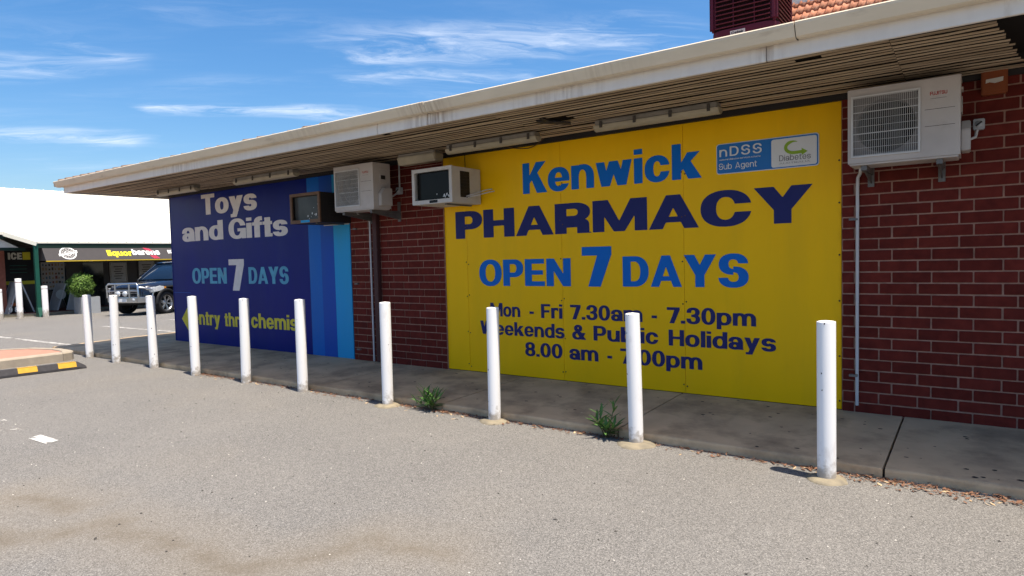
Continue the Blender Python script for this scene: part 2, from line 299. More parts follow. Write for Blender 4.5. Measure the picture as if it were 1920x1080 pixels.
    band = rng(dm, .13, .0); br = N(nt, 'ShaderNodeMath', operation='MULTIPLY'); LK(nt, band, br.inputs[0]); LK(nt, rng(noise(6, 5, .6).outputs['Fac'], .3, .6, .05, .50), br.inputs[1])
    c = mix(rng(dm, .42, .05, 0, .28), c, (.215, .175, .125))
    c = mix(br.outputs[0], c, (.115, .092, .064))
    LK(nt, c, p.inputs['Base Color'])
    nb = noise(150, 3); bp = N(nt, 'ShaderNodeBump'); bp.inputs['Strength'].default_value = .6; bp.inputs['Distance'].default_value = .004
    LK(nt, nb.outputs['Fac'], bp.inputs['Height']); LK(nt, bp.outputs[0], p.inputs['Normal'])
asphalt_material()

def worn(m, thr, scale):
    """worn paint: the paint layer is missing where the noise falls below thr"""
    nt = m.node_tree; p = nt.nodes['Principled BSDF']
    geo = N(nt, 'ShaderNodeNewGeometry'); n = N(nt, 'ShaderNodeTexNoise'); LK(nt, geo.outputs['Position'], n.inputs['Vector']); n.inputs['Scale'].default_value = scale; n.inputs['Detail'].default_value = 6
    r = N(nt, 'ShaderNodeMapRange'); LK(nt, n.outputs['Fac'], r.inputs[0]); r.inputs[1].default_value = thr-.03; r.inputs[2].default_value = thr+.03
    LK(nt, r.outputs[0], p.inputs['Alpha'])
worn(MATS['road_paint'], .40, 14)
mat('road_paint_old', (0.52, 0.50, 0.47), None, .8); worn(MATS['road_paint_old'], .58, 9)
mat('road_paint_far', (0.50, 0.48, 0.45), None, .8); worn(MATS['road_paint_far'], .46, 9)

# ------------------------------------------------------------------ mesh helpers
class MB:
    def __init__(s): s.v = []; s.f = []; s.sm = []
    def add(s, vs, fs, smooth=False):
        n = len(s.v); s.v += [tuple(v) for v in vs]; s.f += [tuple(i+n for i in f) for f in fs]; s.sm += [smooth]*len(fs); return s
    def box(s, x0, y0, z0, x1, y1, z1):
        return s.add([(x0, y0, z0), (x1, y0, z0), (x1, y1, z0), (x0, y1, z0), (x0, y0, z1), (x1, y0, z1), (x1, y1, z1), (x0, y1, z1)],
                     [(0, 3, 2, 1), (4, 5, 6, 7), (0, 1, 5, 4), (1, 2, 6, 5), (2, 3, 7, 6), (3, 0, 4, 7)])
    def prism(s, poly, axis, a0, a1):
        """poly: 2D points (ccw) extruded along axis from a0 to a1; the 2D axes are the remaining two in order"""
        def P(p, a): return {'x': (a, p[0], p[1]), 'y': (p[0], a, p[1]), 'z': (p[0], p[1], a)}[axis]
        n = len(poly); vs = [P(p, a0) for p in poly] + [P(p, a1) for p in poly]
        return s.add(vs, [tuple(range(n))[::-1], tuple(range(n, 2*n))] + [(i, (i+1) % n, n+(i+1) % n, n+i) for i in range(n)])
    def sweep(s, prof, x0, x1, close=True):
        """profile (y,z) extruded along x"""
        return s.prism(prof, 'x', x0, x1)
    def tube(s, pts, r, n=8, caps=True):
        pts = [Vector(p) for p in pts]; rings = []
        rr = r if isinstance(r, (list, tuple)) else [r]*len(pts); up = None
        for i, p in enumerate(pts):
            d = (pts[min(i+1, len(pts)-1)] - pts[max(i-1, 0)]).normalized()
            if up is None: up = Vector((0, 0, 1)) if abs(d.z) < .9 else Vector((1, 0, 0))
            a = d.cross(up).normalized(); b = a.cross(d).normalized(); up = b
            rings.append([p + a*math.cos(2*math.pi*k/n)*rr[i] + b*math.sin(2*math.pi*k/n)*rr[i] for k in range(n)])
        vs = [v for q in rings for v in q]
        fs = [(i*n+k, i*n+(k+1) % n, (i+1)*n+(k+1) % n, (i+1)*n+k) for i in range(len(pts)-1) for k in range(n)]
        s.add(vs, fs, True)
        if caps: s.add(rings[0], [tuple(range(n))[::-1]]); s.add(rings[-1], [tuple(range(n))])
        return s
    def lathe(s, prof, n=24, axis='z', c=(0, 0, 0), smooth=True):
        vs = []; 
        for (r, h) in prof:
            for k in range(n):
                a = 2*math.pi*k/n; u, v = r*math.cos(a), r*math.sin(a)
                q = {'z': (u, v, h), 'y': (u, h, v), 'x': (h, u, v)}[axis]; vs.append((q[0]+c[0], q[1]+c[1], q[2]+c[2]))
        fs = [(i*n+k, i*n+(k+1) % n, (i+1)*n+(k+1) % n, (i+1)*n+k) for i in range(len(prof)-1) for k in range(n)]
        return s.add(vs, fs, smooth)
    def bar(s, a, b, wd, th, up=(0, 0, 1)):
        a, b = Vector(a), Vector(b); d = (b-a).normalized(); x = d.cross(Vector(up)).normalized()*wd/2; y = x.cross(d).normalized()*th/2
        vs = [a-x-y, a+x-y, a+x+y, a-x+y, b-x-y, b+x-y, b+x+y, b-x+y]
        return s.add(vs, [(0, 3, 2, 1), (4, 5, 6, 7), (0, 1, 5, 4), (1, 2, 6, 5), (2, 3, 7, 6), (3, 0, 4, 7)])
    def mesh(s, name, m, bevel=0, recalc=True):
        me = bpy.data.meshes.new(name); me.from_pydata(s.v, [], s.f); 
        if m: me.materials.append(MATS[m])
        for p, q in zip(me.polygons, s.sm): p.use_smooth = q
        if bevel or recalc:
            bm = bmesh.new(); bm.from_mesh(me)
            if recalc: bmesh.ops.recalc_face_normals(bm, faces=bm.faces)
            if bevel:
                bmesh.ops.bevel(bm, geom=[e for e in bm.edges if len(e.link_faces) == 2 and e.calc_face_angle(0) > .6], offset=bevel, segments=2, affect='EDGES', clamp_overlap=True)
            bm.to_mesh(me); bm.free()
        me.update(); return me
    def build(s, name, m, parent=None, bevel=0, loc=None, recalc=True):
        return obj(name, s.mesh(name, m, bevel, recalc), parent, loc)
def obj(name, me, parent=None, loc=None):
    o = bpy.data.objects.new(name, me); col.objects.link(o)
    if parent: o.parent = parent
    if loc: o.location = loc
    return o
def tag(o, label=None, cat=None, group=None, kind=None):
    if label: o['label'] = label
    if cat: o['category'] = cat
    if group: o['group'] = group
    if kind: o['kind'] = kind
    return o
def thing(name, label, cat, loc=(0, 0, 0), rz=0, group=None):
    o = obj(name, None); o.location = loc; o.rotation_euler.z = rz; return tag(o, label, cat, group)
def copy_tree(o, parent=None):
    c = o.copy(); col.objects.link(c); c.parent = parent
    for ch in list(o.children): copy_tree(ch, c)
    return c
def rbox(x0, y0, z0, x1, y1, z1): return MB().box(x0, y0, z0, x1, y1, z1)

# ------------------------------------------------------------------ lettering (own heavy grotesque, drawn as outlines)
STEP = .0125
def _contours(F, x0, y0):
    ny, nx = F.shape; seg = {}
    def pt(k):
        i, j, h = k
        if h: t = F[j, i]/(F[j, i]-F[j, i+1]); return (x0+(i+t)*STEP, y0+j*STEP)
        t = F[j, i]/(F[j, i]-F[j+1, i]); return (x0+i*STEP, y0+(j+t)*STEP)
    B = F > 0
    code = B[:-1, :-1]*1 + B[:-1, 1:]*2 + B[1:, 1:]*4 + B[1:, :-1]*8
    T = {1: [(3, 0)], 2: [(0, 1)], 3: [(3, 1)], 4: [(1, 2)], 5: [(3, 2), (1, 0)], 6: [(0, 2)], 7: [(3, 2)], 8: [(2, 3)], 9: [(2, 0)], 10: [(0, 3), (2, 1)], 11: [(2, 1)], 12: [(1, 3)], 13: [(1, 0)], 14: [(0, 3)]}
    for j, i in zip(*np.nonzero((code > 0) & (code < 15))):
        e = [(i, j, 1), (i+1, j, 0), (i, j+1, 1), (i, j, 0)]
        for a, b in T[int(code[j, i])]: seg[e[a]] = e[b]
    outs = []
    while seg:
        k0, k = next(iter(seg.items())); seg.pop(k0); ring = [k0]
        while k != k0 and k in seg: ring.append(k); k = seg.pop(k)
        P = [pt(q) for q in ring]
        if len(P) < 6: continue
        outs.append(_simplify(P))
    return outs
def _simplify(P, tol=.0022):
    def dp(a, b, L):
        if b - a < 2: return
        ax, ay = P[a]; bx, by = P[b % len(P)]; dx, dy = bx-ax, by-ay; l = math.hypot(dx, dy) or 1e-9
        best, bi = 0, None
        for q in range(a+1, b):
            d = abs((P[q][0]-ax)*dy - (P[q][1]-ay)*dx)/l if l > 1e-6 else math.hypot(P[q][0]-ax, P[q][1]-ay)
            if d > best: best, bi = d, q
        if best > tol: dp(a, bi, L); L.append(bi); dp(bi, b, L)
    n = len(P); far = max(range(n), key=lambda q: (P[q][0]-P[0][0])**2+(P[q][1]-P[0][1])**2)
    L = [0]; dp(0, far, L); L.append(far); dp(far, n, L)
    return [P[q] for q in L]
_G = {}
def glyph(ch, s, h):
    """outline contours and advance of one character: s vertical stroke, h horizontal stroke, cap height 1"""
    key = (ch, s, h)
    if key in _G: return _G[key]
    ax = np.arange(-.1, 1.35, STEP); ay = np.arange(-.38, 1.15, STEP); X, Y = np.meshgrid(ax, ay)
    U = lambda *a: np.maximum.reduce(a)
    I = lambda *a: np.minimum.reduce(a)
    D = lambda a, *b: np.minimum.reduce([a] + [-q for q in b])
    def rc(x0, y0, x1, y1): return I(X-x0, x1-X, Y-y0, y1-Y)
    def el(cx, cy, rx, ry, n=2.25): return (1-(np.abs((X-cx)/rx)**n+np.abs((Y-cy)/ry)**n)**(1/n))*min(rx, ry)
    def ring(cx, cy, rx, ry, n=2.25): return D(el(cx, cy, rx, ry, n), el(cx, cy, max(rx-s, .02), max(ry-h, .02), n))
    def pl(*p):
        a = sum(p[i][0]*p[(i+1) % len(p)][1]-p[(i+1) % len(p)][0]*p[i][1] for i in range(len(p)))
        if a < 0: p = p[::-1]
        r = None
        for i in range(len(p)):
            (x0, y0), (x1, y1) = p[i], p[(i+1) % len(p)]; l = math.hypot(x1-x0, y1-y0)
            q = ((x1-x0)*(Y-y0)-(y1-y0)*(X-x0))/l; r = q if r is None else np.minimum(r, q)
        return r
    xh = .74; o = .015; d = s*1.12
    def S(w, H):
        c1 = H*.695; c2 = H*.305; ry = H*.305+o
        t = D(ring(w/2, c1, w/2*.97, ry), rc(w/2, -1, 2, c1+H*.02)); b = D(ring(w/2, c2, w/2, ry), rc(-1, c2-H*.02, w/2, 2))
        return U(t, b)
    def arch(x0, w, top=xh): 
        ry = min(w*.6, .4); cy = top-ry+o
        return U(I(ring(x0+w/2, cy, w/2, ry), Y-cy), rc(x0+w-s, 0, x0+w, cy+.01))
    w = .7
    if ch == 'K': w = .76; F = U(rc(0, 0, s, 1), pl((s*.9, .30), (w, 1), (w-d*1.25, 1), (s*.9, .54)), pl((.27, .50), (w-d*1.2, 0), (w+.03, 0), (.27+d*.75, .70)))
    elif ch == 'P': w = .70; F = U(rc(0, 0, s, 1), D(U(rc(0, .33, w-.33, 1), el(w-.33, .665, .33, .335)), U(rc(s, .33+h, w-.33, 1-h), el(w-.33, .665, .33-s, .335-h))))
    elif ch == 'H': w = .76; F = U(rc(0, 0, s, 1), rc(w-s, 0, w, 1), rc(0, .5-h*.5, w, .5+h*.5))
    elif ch == 'A': w = .86; q = s*.98; F = U(pl((0, 0), (q, 0), (w/2+q*.46, 1), (w/2-q*.50, 1)), pl((w-q, 0), (w, 0), (w/2+q*.50, 1), (w/2-q*.46, 1)), rc(.17, .19, w-.17, .19+h*.85))
    elif ch == 'R': w = .76; F = U(rc(0, 0, s, 1), D(U(rc(0, .38, w-.36, 1), el(w-.36, .69, .34, .31)), U(rc(s, .38+h, w-.36, 1-h), el(w-.36, .69, .34-s, .31-h))), rc(w-s-.04, 0, w-.04, .32), I(el(w-.29, .28, .25, .22), Y-.2), rc(w-s-.02, 0, w, .03))
    elif ch == 'M': w = 1.04; F = U(rc(0, 0, s*.92, 1), rc(w-s*.92, 0, w, 1), pl((.03, 1), (s*1.22, 1), (w/2+s*.42, 0), (w/2-s*.42, 0)), pl((w-s*1.22, 1), (w-.03, 1), (w/2+s*.42, 0), (w/2-s*.42, 0)))
    elif ch == 'C': w = .80; F = D(ring(w/2, .5, w/2, .5+o), rc(w*.5, .385, 2, .615))
    elif ch == 'Y': w = .84; F = U(rc(w/2-s/2, 0, w/2+s/2, .42), pl((0, 1), (s*1.18, 1), (w/2+s/2, .40), (w/2-s/2, .37)), pl((w-s*1.18, 1), (w, 1), (w/2+s/2, .37), (w/2-s/2, .40)))
    elif ch == 'O': w = .82; F = ring(w/2, .5, w/2, .5+o)
    elif ch == 'Q': w = .82; F = U(ring(w/2, .5, w/2, .5+o), pl((.45, .2), (.62, .3), (.85, 0), (.7, -.05)))
    elif ch == 'E': w = .66; F = U(rc(0, 0, s, 1), rc(0, 0, w, h), rc(0, 1-h, w-.02, 1), rc(0, .5-h*.47, w-.06, .5+h*.47))
    elif ch == 'F': w = .62; F = U(rc(0, 0, s, 1), rc(0, 1-h, w, 1), rc(0, .47-h*.4, w-.06, .47+h*.6))
    elif ch == 'L': w = .60; F = U(rc(0, 0, s, 1), rc(0, 0, w, h))
    elif ch == 'N': w = .77; F = U(rc(0, 0, s, 1), rc(w-s, 0, w, 1), pl((0, 1), (s*1.05, 1), (w, 0), (w-s*1.05, 0)))
    elif ch == 'D': w = .76; F = D(I(U(rc(0, 0, w-.42, 1), el(w-.42, .5, .42, .5)), X), I(U(rc(s, h, w-.42, 1-h), el(w-.42, .5, .42-s, .5-h)), X-s))
    elif ch == 'S': w = .74; F = S(w, 1.0)
    elif ch == 'T': w = .70; F = U(rc(w/2-s/2, 0, w/2+s/2, 1), rc(0, 1-h*1.05, w, 1))
    elif ch == 'I': w = s; F = rc(0, 0, s, 1)
    elif ch == 'J': w = .62; F = U(rc(w-s, .3, w, 1), D(I(ring(w/2, .32, w/2, .32+o), .36-Y)))
    elif ch == 'U': w = .76; F = U(rc(0, .36, s, 1), rc(w-s, .36, w, 1), I(ring(w/2, .38, w/2, .38+o), .38-Y))
    elif ch == 'W': 
        w = 1.12; q = w/4; F = U(*[pl((x0-d*.5, y0), (x0+d*.5, y0), (x1+d*.5, y1), (x1-d*.5, y1)) for x0, y0, x1, y1 in [(d*.5, 1, q*1.12, 0), (q*1.12, 0, w/2, 1), (w/2, 1, w-q*1.12, 0), (w-q*1.12, 0, w-d*.5, 1)]])
    elif ch == 'G': w = .82; F = U(D(ring(w/2, .5, w/2, .5+o), rc(w*.5, .46, 2, .64)), rc(w*.52, .36, w, .36+h*.9), rc(w-s*.8, 0, w, .5))
    elif ch == '7': w = .64; F = U(rc(0, 1-h*1.1, w, 1), pl((.13, 0), (.13+s*1.08, 0), (.13+s*1.35, .34), (w, 1-h*.9), (w-.02, 1-h*1.1), (w-s*1.2, 1-h*1.1), (.19, .42)), pl((.13, 0), (.13+s*1.08, 0), (w, 1-h), (w-s*1.2, 1-h)))
    elif ch == '0': w = .66; F = ring(w/2, .5, w/2, .5+o)
    elif ch == '8': w = .66; F = U(ring(w/2, .725, w/2*.94, .275+o), ring(w/2, .285, w/2, .285+o))
    elif ch == '3': w = .66; F = U(D(ring(w/2, .725, w/2*.95, .275+o), rc(-1, .45, w*.5, .68)), D(ring(w/2, .285, w/2, .285+o), rc(-1, .33, w*.5, .62)), rc(w*.36, .5-h*.42, w*.55, .5+h*.5))
    elif ch == '9': w = .66; F = U(ring(w/2, .68, w/2, .32+o), D(ring(w/2, .5, w/2, .5+o), rc(-1, .25, w*.6, 2)))
    elif ch == '.': w = s; F = rc(0, 0, s, s*.85)
    elif ch == '-': w = .30; F = rc(0, .27, w, .27+h*1.1)
    elif ch == '&': w = .84; F = U(ring(.37, .77, .25, .23+o), ring(.33, .28, .33, .28+o), pl((.13, .70), (.13+d, .74), (.86, 0), (.86-d*1.25, 0)), pl((.50, .20), (.64, .12), (.82, .46), (.64, .48)))
    elif ch == 'a': w = .64; F = U(D(I(ring(w/2-.01, xh-.25, w/2-.01, .25+o), Y-xh+.25-.0), X*0-1), rc(w-s, .0, w, xh-.24), I(rc(0, xh-.30, s*.96, xh-.24)), ring(w*.44, .215, w*.44, .215+o), D(rc(w-s, 0, w+.02, .05), X*0-1))
    elif ch == 'b': w = .68; F = U(rc(0, 0, s, 1), ring(w/2, xh/2, w/2, xh/2+o))
    elif ch == 'c': w = .64; F = D(ring(w/2, xh/2, w/2, xh/2+o), rc(w*.5, xh*.38, 2, xh*.62))
    elif ch == 'd': w = .68; F = U(rc(w-s, 0, w, 1), ring(w/2, xh/2, w/2, xh/2+o))
    elif ch == 'e': w = .67; F = U(D(ring(w/2, xh/2, w/2, xh/2+o), rc(w*.5, .215, 2, .305)), rc(s*.5, .300, w-.015, .300+h*.75))
    elif ch == 'f': w = .44; F = U(rc(.09, 0, .09+s, .80), rc(0, xh-h*.9, w, xh), D(I(el(.09+.30, .76, .30, .25), Y-.74, w+.01-X), el(.09+.31, .74, .31-s, .25-h)))
    elif ch == 'g': w = .68; F = U(rc(w-s, 0, w, xh), ring(w/2, xh/2+.02, w/2, xh/2-.005), D(I(ring(w/2, -.02, w/2, .235), .0-Y), rc(-1, -.1, w*.42, 1)), rc(w-s, -.03, w, .1))
    elif ch == 'h': w = .67; F = U(rc(0, 0, s, 1), arch(0, w))
    elif ch == 'i': w = s; F = U(rc(0, 0, s, xh), rc(0, 1-h*.95, s, 1))
    elif ch == 'k': w = .68; F = U(rc(0, 0, s, 1), pl((s*.9, .20), (w, xh), (w-d*1.2, xh), (s*.9, .42)), pl((.24, .38), (w-d*1.12, 0), (w+.04, 0), (.24+d*.75, .54)))
    elif ch == 'l': w = s; F = rc(0, 0, s, 1)
    elif ch == 'm': w = 1.02; F = U(rc(0, 0, s, xh), arch(0, (w+s)/2), arch((w-s)/2, (w+s)/2))
    elif ch == 'n': w = .67; F = U(rc(0, 0, s, xh), arch(0, w))
    elif ch == 'o': w = .69; F = ring(w/2, xh/2, w/2, xh/2+o)
    elif ch == 'p': w = .68; F = U(rc(0, -.25, s, xh), ring(w/2, xh/2, w/2, xh/2+o))
    elif ch == 'q': w = .68; F = U(rc(w-s, -.25, w, xh), ring(w/2, xh/2, w/2, xh/2+o))
    elif ch == 'r': w = .46; F = U(rc(0, 0, s, xh), I(ring(.32, xh-.30, .32, .30+o), Y-(xh-.235), w-X))
    elif ch == 's': w = .62; F = S(w, xh)
    elif ch == 't': w = .42; F = U(rc(.09, .06, .09+s, .93), rc(0, xh-h*.9, w, xh), I(rc(.09, 0, w, h*.9)))
    elif ch == 'u': w = .67; F = U(rc(w-s, 0, w, xh), rc(0, .3, s, xh), I(ring(w/2, .33, w/2, .33+o), .34-Y))
    elif ch == 'v': w = .68; F = U(pl((0, xh), (d, xh), (w/2+d*.45, 0), (w/2-d*.45, 0)), pl((w-d, xh), (w, xh), (w/2+d*.45, 0), (w/2-d*.45, 0)))
    elif ch == 'w': 
        w = 1.0; q = w/4; F = U(*[pl((x0-d*.48, y0), (x0+d*.48, y0), (x1+d*.48, y1), (x1-d*.48, y1)) for x0, y0, x1, y1 in [(d*.48, xh, q*1.1, 0), (q*1.1, 0, w/2, xh), (w/2, xh, w-q*1.1, 0), (w-q*1.1, 0, w-d*.48, xh)]])
    elif ch == 'y': w = .68; F = U(pl((0, xh), (d, xh), (w/2+d*.42, .02), (w/2-d*.42, .02)), pl((w-d, xh), (w, xh), (w/2-.02+d*.1, -.25), (w/2-.02-d*.75, -.25)), rc(.06, -.25, .32, -.25+h*.85))
    else: w = .3; F = X*0-1
    res = (_contours(F, ax[0], ay[0]), w); _G[key] = res; return res
def text_mesh(name, s, m, ox, oz, x0, x1, z0, H, sw=.225, sh=.165, gap=.055, space=.30):
    """flat lettering on the wall plane, fitted between x0 and x1 with baseline z0 and capital height H (local to ox, oz)"""
    runs = []; pen = 0
    for ch in s:
        if ch == ' ': pen += space; continue
        c, wd = glyph(ch, sw, sh); runs.append((pen, c)); pen += wd + gap
    tot = pen - gap; k = (x1-x0)/tot; V = []; Fc = []
    for px, cs in runs:
        if not cs: continue
        ar = [sum(c[i-1][0]*c[i][1]-c[i][0]*c[i-1][1] for i in range(len(c)))/2 for c in cs]
        big = max(ar, key=abs); outer = [c for c, a in zip(cs, ar) if a*big > 0]; holes = [c for c, a in zip(cs, ar) if a*big < 0]
        for oc in outer:
            bx0, bx1, by0, by1 = min(p[0] for p in oc), max(p[0] for p in oc), min(p[1] for p in oc), max(p[1] for p in oc)
            grp = [oc] + [h_ for h_ in holes if bx0 < h_[0][0] < bx1 and by0 < h_[0][1] < by1]
            pl = [[Vector(((px+a), b, 0)) for a, b in c] for c in grp]; flat = [p for c in pl for p in c]; n = len(V)
            for t in tessellate_polygon(pl): Fc.append(tuple(i+n for i in t))
            V += [(x0+p.x*k-ox, 0, z0+p.y*H-oz) for p in flat]
    me = bpy.data.meshes.new(name); me.from_pydata(V, [], Fc); me.materials.append(MATS[m])
    bm = bmesh.new(); bm.from_mesh(me)
    for f in bm.faces:
        f.normal_update()
        if f.normal.y > 0: f.normal_flip()
    bm.to_mesh(me); bm.free(); me.update(); return me

# ================================================================== ground
gx = [80, 12, 2, -6, -13, -20, -26, -32, -120, -500]; gyv = [-120, -30, -12, -7, -4, -1, 3, 8, 20, 60, 500]
def gz(x): return 0.0 if x > -13 else (-.0125*(-13-x) if x > -32 else -.2375)
mb = MB(); mb.add([(x, y, gz(x)) for x in gx for y in gyv], [(i*len(gyv)+j, i*len(gyv)+j+1, (i+1)*len(gyv)+j+1, (i+1)*len(gyv)+j) for i in range(len(gx)-1) for j in range(len(gyv)-1)])
ground = mb.build('asphalt_ground', 'asphalt'); tag(ground, kind='structure')

def sheet(name, pts, m, lift=.004, label=None):
    s = MB(); s.add([(x, y, gz(x)+lift) for x, y in pts], [tuple(range(len(pts)))])
    o = s.build(name, m); return tag(o, label, kind='structure')
sheet('painted_line', [(-6.33, -3.665), (-5.99, -3.655), (-5.95, -3.755), (-6.29, -3.765)], 'road_paint')
sheet('painted_line', [(-9.5, -3.60), (-6.35, -3.64), (-6.33, -3.75), (-9.5, -3.70)], 'road_paint_old')
sheet('painted_line', [(-22, -.72), (-13.05, -.80), (-13.05, -.90), (-22, -.82)], 'road_paint_far')
sheet('painted_line', [(-17.5, 1.33), (-13.0, 1.18), (-13.0, 1.28), (-17.5, 1.43)], 'road_paint_far')
sheet('painted_line', [(-17.6, 3.05), (-13.0, 2.95), (-13.0, 3.05), (-17.6, 3.15)], 'road_paint_far')

# ---- footpath of concrete slabs under the eave
fp = obj('footpath', None); tag(fp, kind='structure')
XJ = [3.07, 1.315] + [-.44-1.757*i for i in range(8)]
edge_y = -1.325
def slab(x1, x0, y0, y1, z0, z1, seed):
    rr = random.Random(seed); g = .007
    n = 10; vs = []; fs = []
    # rounded, slightly chipped outer edge profile across y
    for i in range(n+1):
        x = x0+g+(x1-x0-2*g)*i/n; j = rr.uniform(-.012, .012); e = rr.uniform(.010, .024)
        vs += [(x, y0+j, -.03), (x, y0+j+.002, z0-e), (x, y0+j+e*.35, z0-e*.3), (x, y0+j+e*1.2, z0), (x, y1, z1), (x, y1, -.03)]
    for i in range(n):
        for k in range(5): fs.append((i*6+k, (i+1)*6+k, (i+1)*6+k+1, i*6+k+1))
    fs.append(tuple(range(5, -1, -1))); fs.append(tuple(n*6+k for k in range(6)))
    return MB().add(vs, fs)
for i in range(len(XJ)-1):
    slab(XJ[i], XJ[i+1], edge_y, .02, .062, .088, i).build('slab', 'concrete_path', fp)
xl = XJ[-1]
slab(xl, -12.75, edge_y, .02, .062, .088, 31).build('slab', 'concrete_path', fp)
for i in range(4): rbox(-12.75, .034+i*2.0, -.03, -11.27, 2.02+i*2.0, .084).build('slab', 'concrete_path', fp)
rbox(-12.74, edge_y+.03, -.04, 3.05, .01, .040).build('joint_bed', 'joint_dirt', fp)

# ---- traffic island: kerb stones and pink paving
isl = obj('traffic_island', None); tag(isl, kind='structure')
out_pts = [(-11.08, -7.0), (-11.06, -1.78), (-11.12, -1.64), (-11.28, -1.56), (-11.75, -1.55), (-12.3, -1.72), (-12.75, -2.2), (-12.95, -3.2), (-13.0, -7.0)]
cxy = Vector((-12.0, -4.0))
def inset(pts, d):
    res = []
    for i, p in enumerate(pts):
        a = Vector(pts[max(i-1, 0)]); b = Vector(pts[min(i+1, len(pts)-1)]); t = (b-a).normalized(); nrm = Vector((-t.y, t.x)); 
        if nrm.dot(cxy-Vector(p)) < 0: nrm = -nrm
        res.append(tuple(Vector(p)+nrm*d))
    return res
inn = inset(out_pts, .15)
s = MB(); s.add([(x, y, .118) for x, y in inn], [tuple(range(len(inn)))]); s.build('island_paving', 'island_paving', isl)
def kerb_piece(p0, p1, q0, q1):
    s = MB(); z = .13; e = .02
    def lerp(a, b, t): return (a[0]+(b[0]-a[0])*t, a[1]+(b[1]-a[1])*t)
    P = []
    for a, b in ((p0, q0), (p1, q1)):
        c = lerp(a, b, .15)
        P += [(*a, -.04), (*lerp(a, b, .03), z-e), (*c, z-.003), (*lerp(a, b, .97), z), (*b, z-.03)]
    s.add(P, [(k, k+1, k+6, k+5) for k in range(4)] + [(0, 1, 2, 3, 4), (9, 8, 7, 6, 5)]); return s
front = [(-11.08, -7.0+i*.955) for i in range(6)]
front = [(-11.08+.02*(y+7)/5.2, y) for _, y in front][:6] 
fpts = front[:-1] + [(-11.06, -1.78)] + out_pts[2:]
fin = inset(fpts, .15)
for i in range(len(fpts)-1):
    a, b, c, d_ = Vector(fpts[i]), Vector(fpts[i+1]), Vector(fin[i]), Vector(fin[i+1]); t = (b-a)*(.004/(b-a).length) if i < 5 else (b-a)*0
    kerb_piece(tuple(a+t), tuple(b-t), tuple(c+t), tuple(d_-t)).build('kerb_stone', 'concrete_kerb', isl)

# ================================================================== pharmacy building
B = thing('pharmacy_building', 'single storey red brick shop with wide slatted eave and white gutter', 'building', (-5, 3, 0))
OX, OY = -5.0, 3.0
def bl(mbx): mbx.v = [(a-OX, b-OY, c) for a, b, c in mbx.v]; return mbx
# wall body set back behind the brick faces and boards
bl(rbox(-11.24, .045, 0, 3.2, 9.0, 2.70)).build('wall_core', 'wall_dark', B)
wall_p = bl(rbox(-6.665, .0065, .02, -5.045, .2, 2.60)).build('brick_wall', 'mortar', B)
wall_r = bl(rbox(-.865, .0065, .02, 3.2, .2, 2.60)).build('brick_wall', 'mortar', B)
HB, LB = .086, .255
bw, bh, bd = LB-.010, HB-.010, .06
bm_ = MB().box(-bw/2, 0, -bh/2, bw/2, bd, bh/2); brick_me = bm_.mesh('brick', 'brick', bevel=.0025)
def brick_rows(xa, xb, ph, k0=-18, k1=13):
    """yields (xc, zc, length) of each brick between xa and xb; ph(k) = a perpend position in course k"""
    for k in range(k0, k1):
        zc = 1.11-(k+.5)*HB
        if zc+bh/2 > 2.62 or zc < .03: continue
        p = ph(k); n = math.floor((xa-p)/LB)
        while p+n*LB < xb:
            a = max(p+n*LB+.005, xa); b = min(p+(n+1)*LB-.005, xb); n += 1
            if b-a > .02: yield (a+b)/2, zc, b-a
def put_brick(par, x, z, l):
    o = obj('brick', brick_me, par); o.location = (x-OX, random.uniform(-.0018, .0012)-OY, z); o.scale = (l/bw*random.uniform(.985, 1.012), 1, random.uniform(.97, 1.02)); o.rotation_euler = (random.uniform(-.008, .008), random.uniform(-.003, .003), random.uniform(-.006, .006))
rest = MB()
phR = lambda k: -.608 if k % 2 == 0 else -.776
for x, z, l in brick_rows(-.862, .62, phR): put_brick(wall_r, x, z, l)
for x, z, l in brick_rows(.62, 3.19, phR): rest.box(x-l/2, 0, z-bh/2, x+l/2, .05, z+bh/2)
phP = lambda k: -5.977 if k % 2 == 0 else -5.895
for x, z, l in brick_rows(-6.10, -5.05, phP):
    if z < 2.35: put_brick(wall_p, x, z, l)
    else: rest.box(x-l/2, 0, z-bh/2, x+l/2, .05, z+bh/2)
phL = lambda k: -6.411 if k % 2 == 0 else -6.591
for x, z, l in brick_rows(-6.66, -6.11, phL):
    if z < 1.95: put_brick(wall_p, x, z, l)
    else: rest.box(x-l/2, 0, z-bh/2, x+l/2, .05, z+bh/2)
tag(bl(rest).build('brickwork', 'brick', B), 'further bricks high under the eave and out past the frame', kind='stuff')
# downpipe on the pier
s = MB().box(-6.185, -.062, .10, -6.105, -.003, 2.59)
for z in (.6, 1.5): s.box(-6.20, -.066, z, -6.09, -.002, z+.025)
bl(s).build('downpipe', 'downpipe_paint', B, bevel=.006)

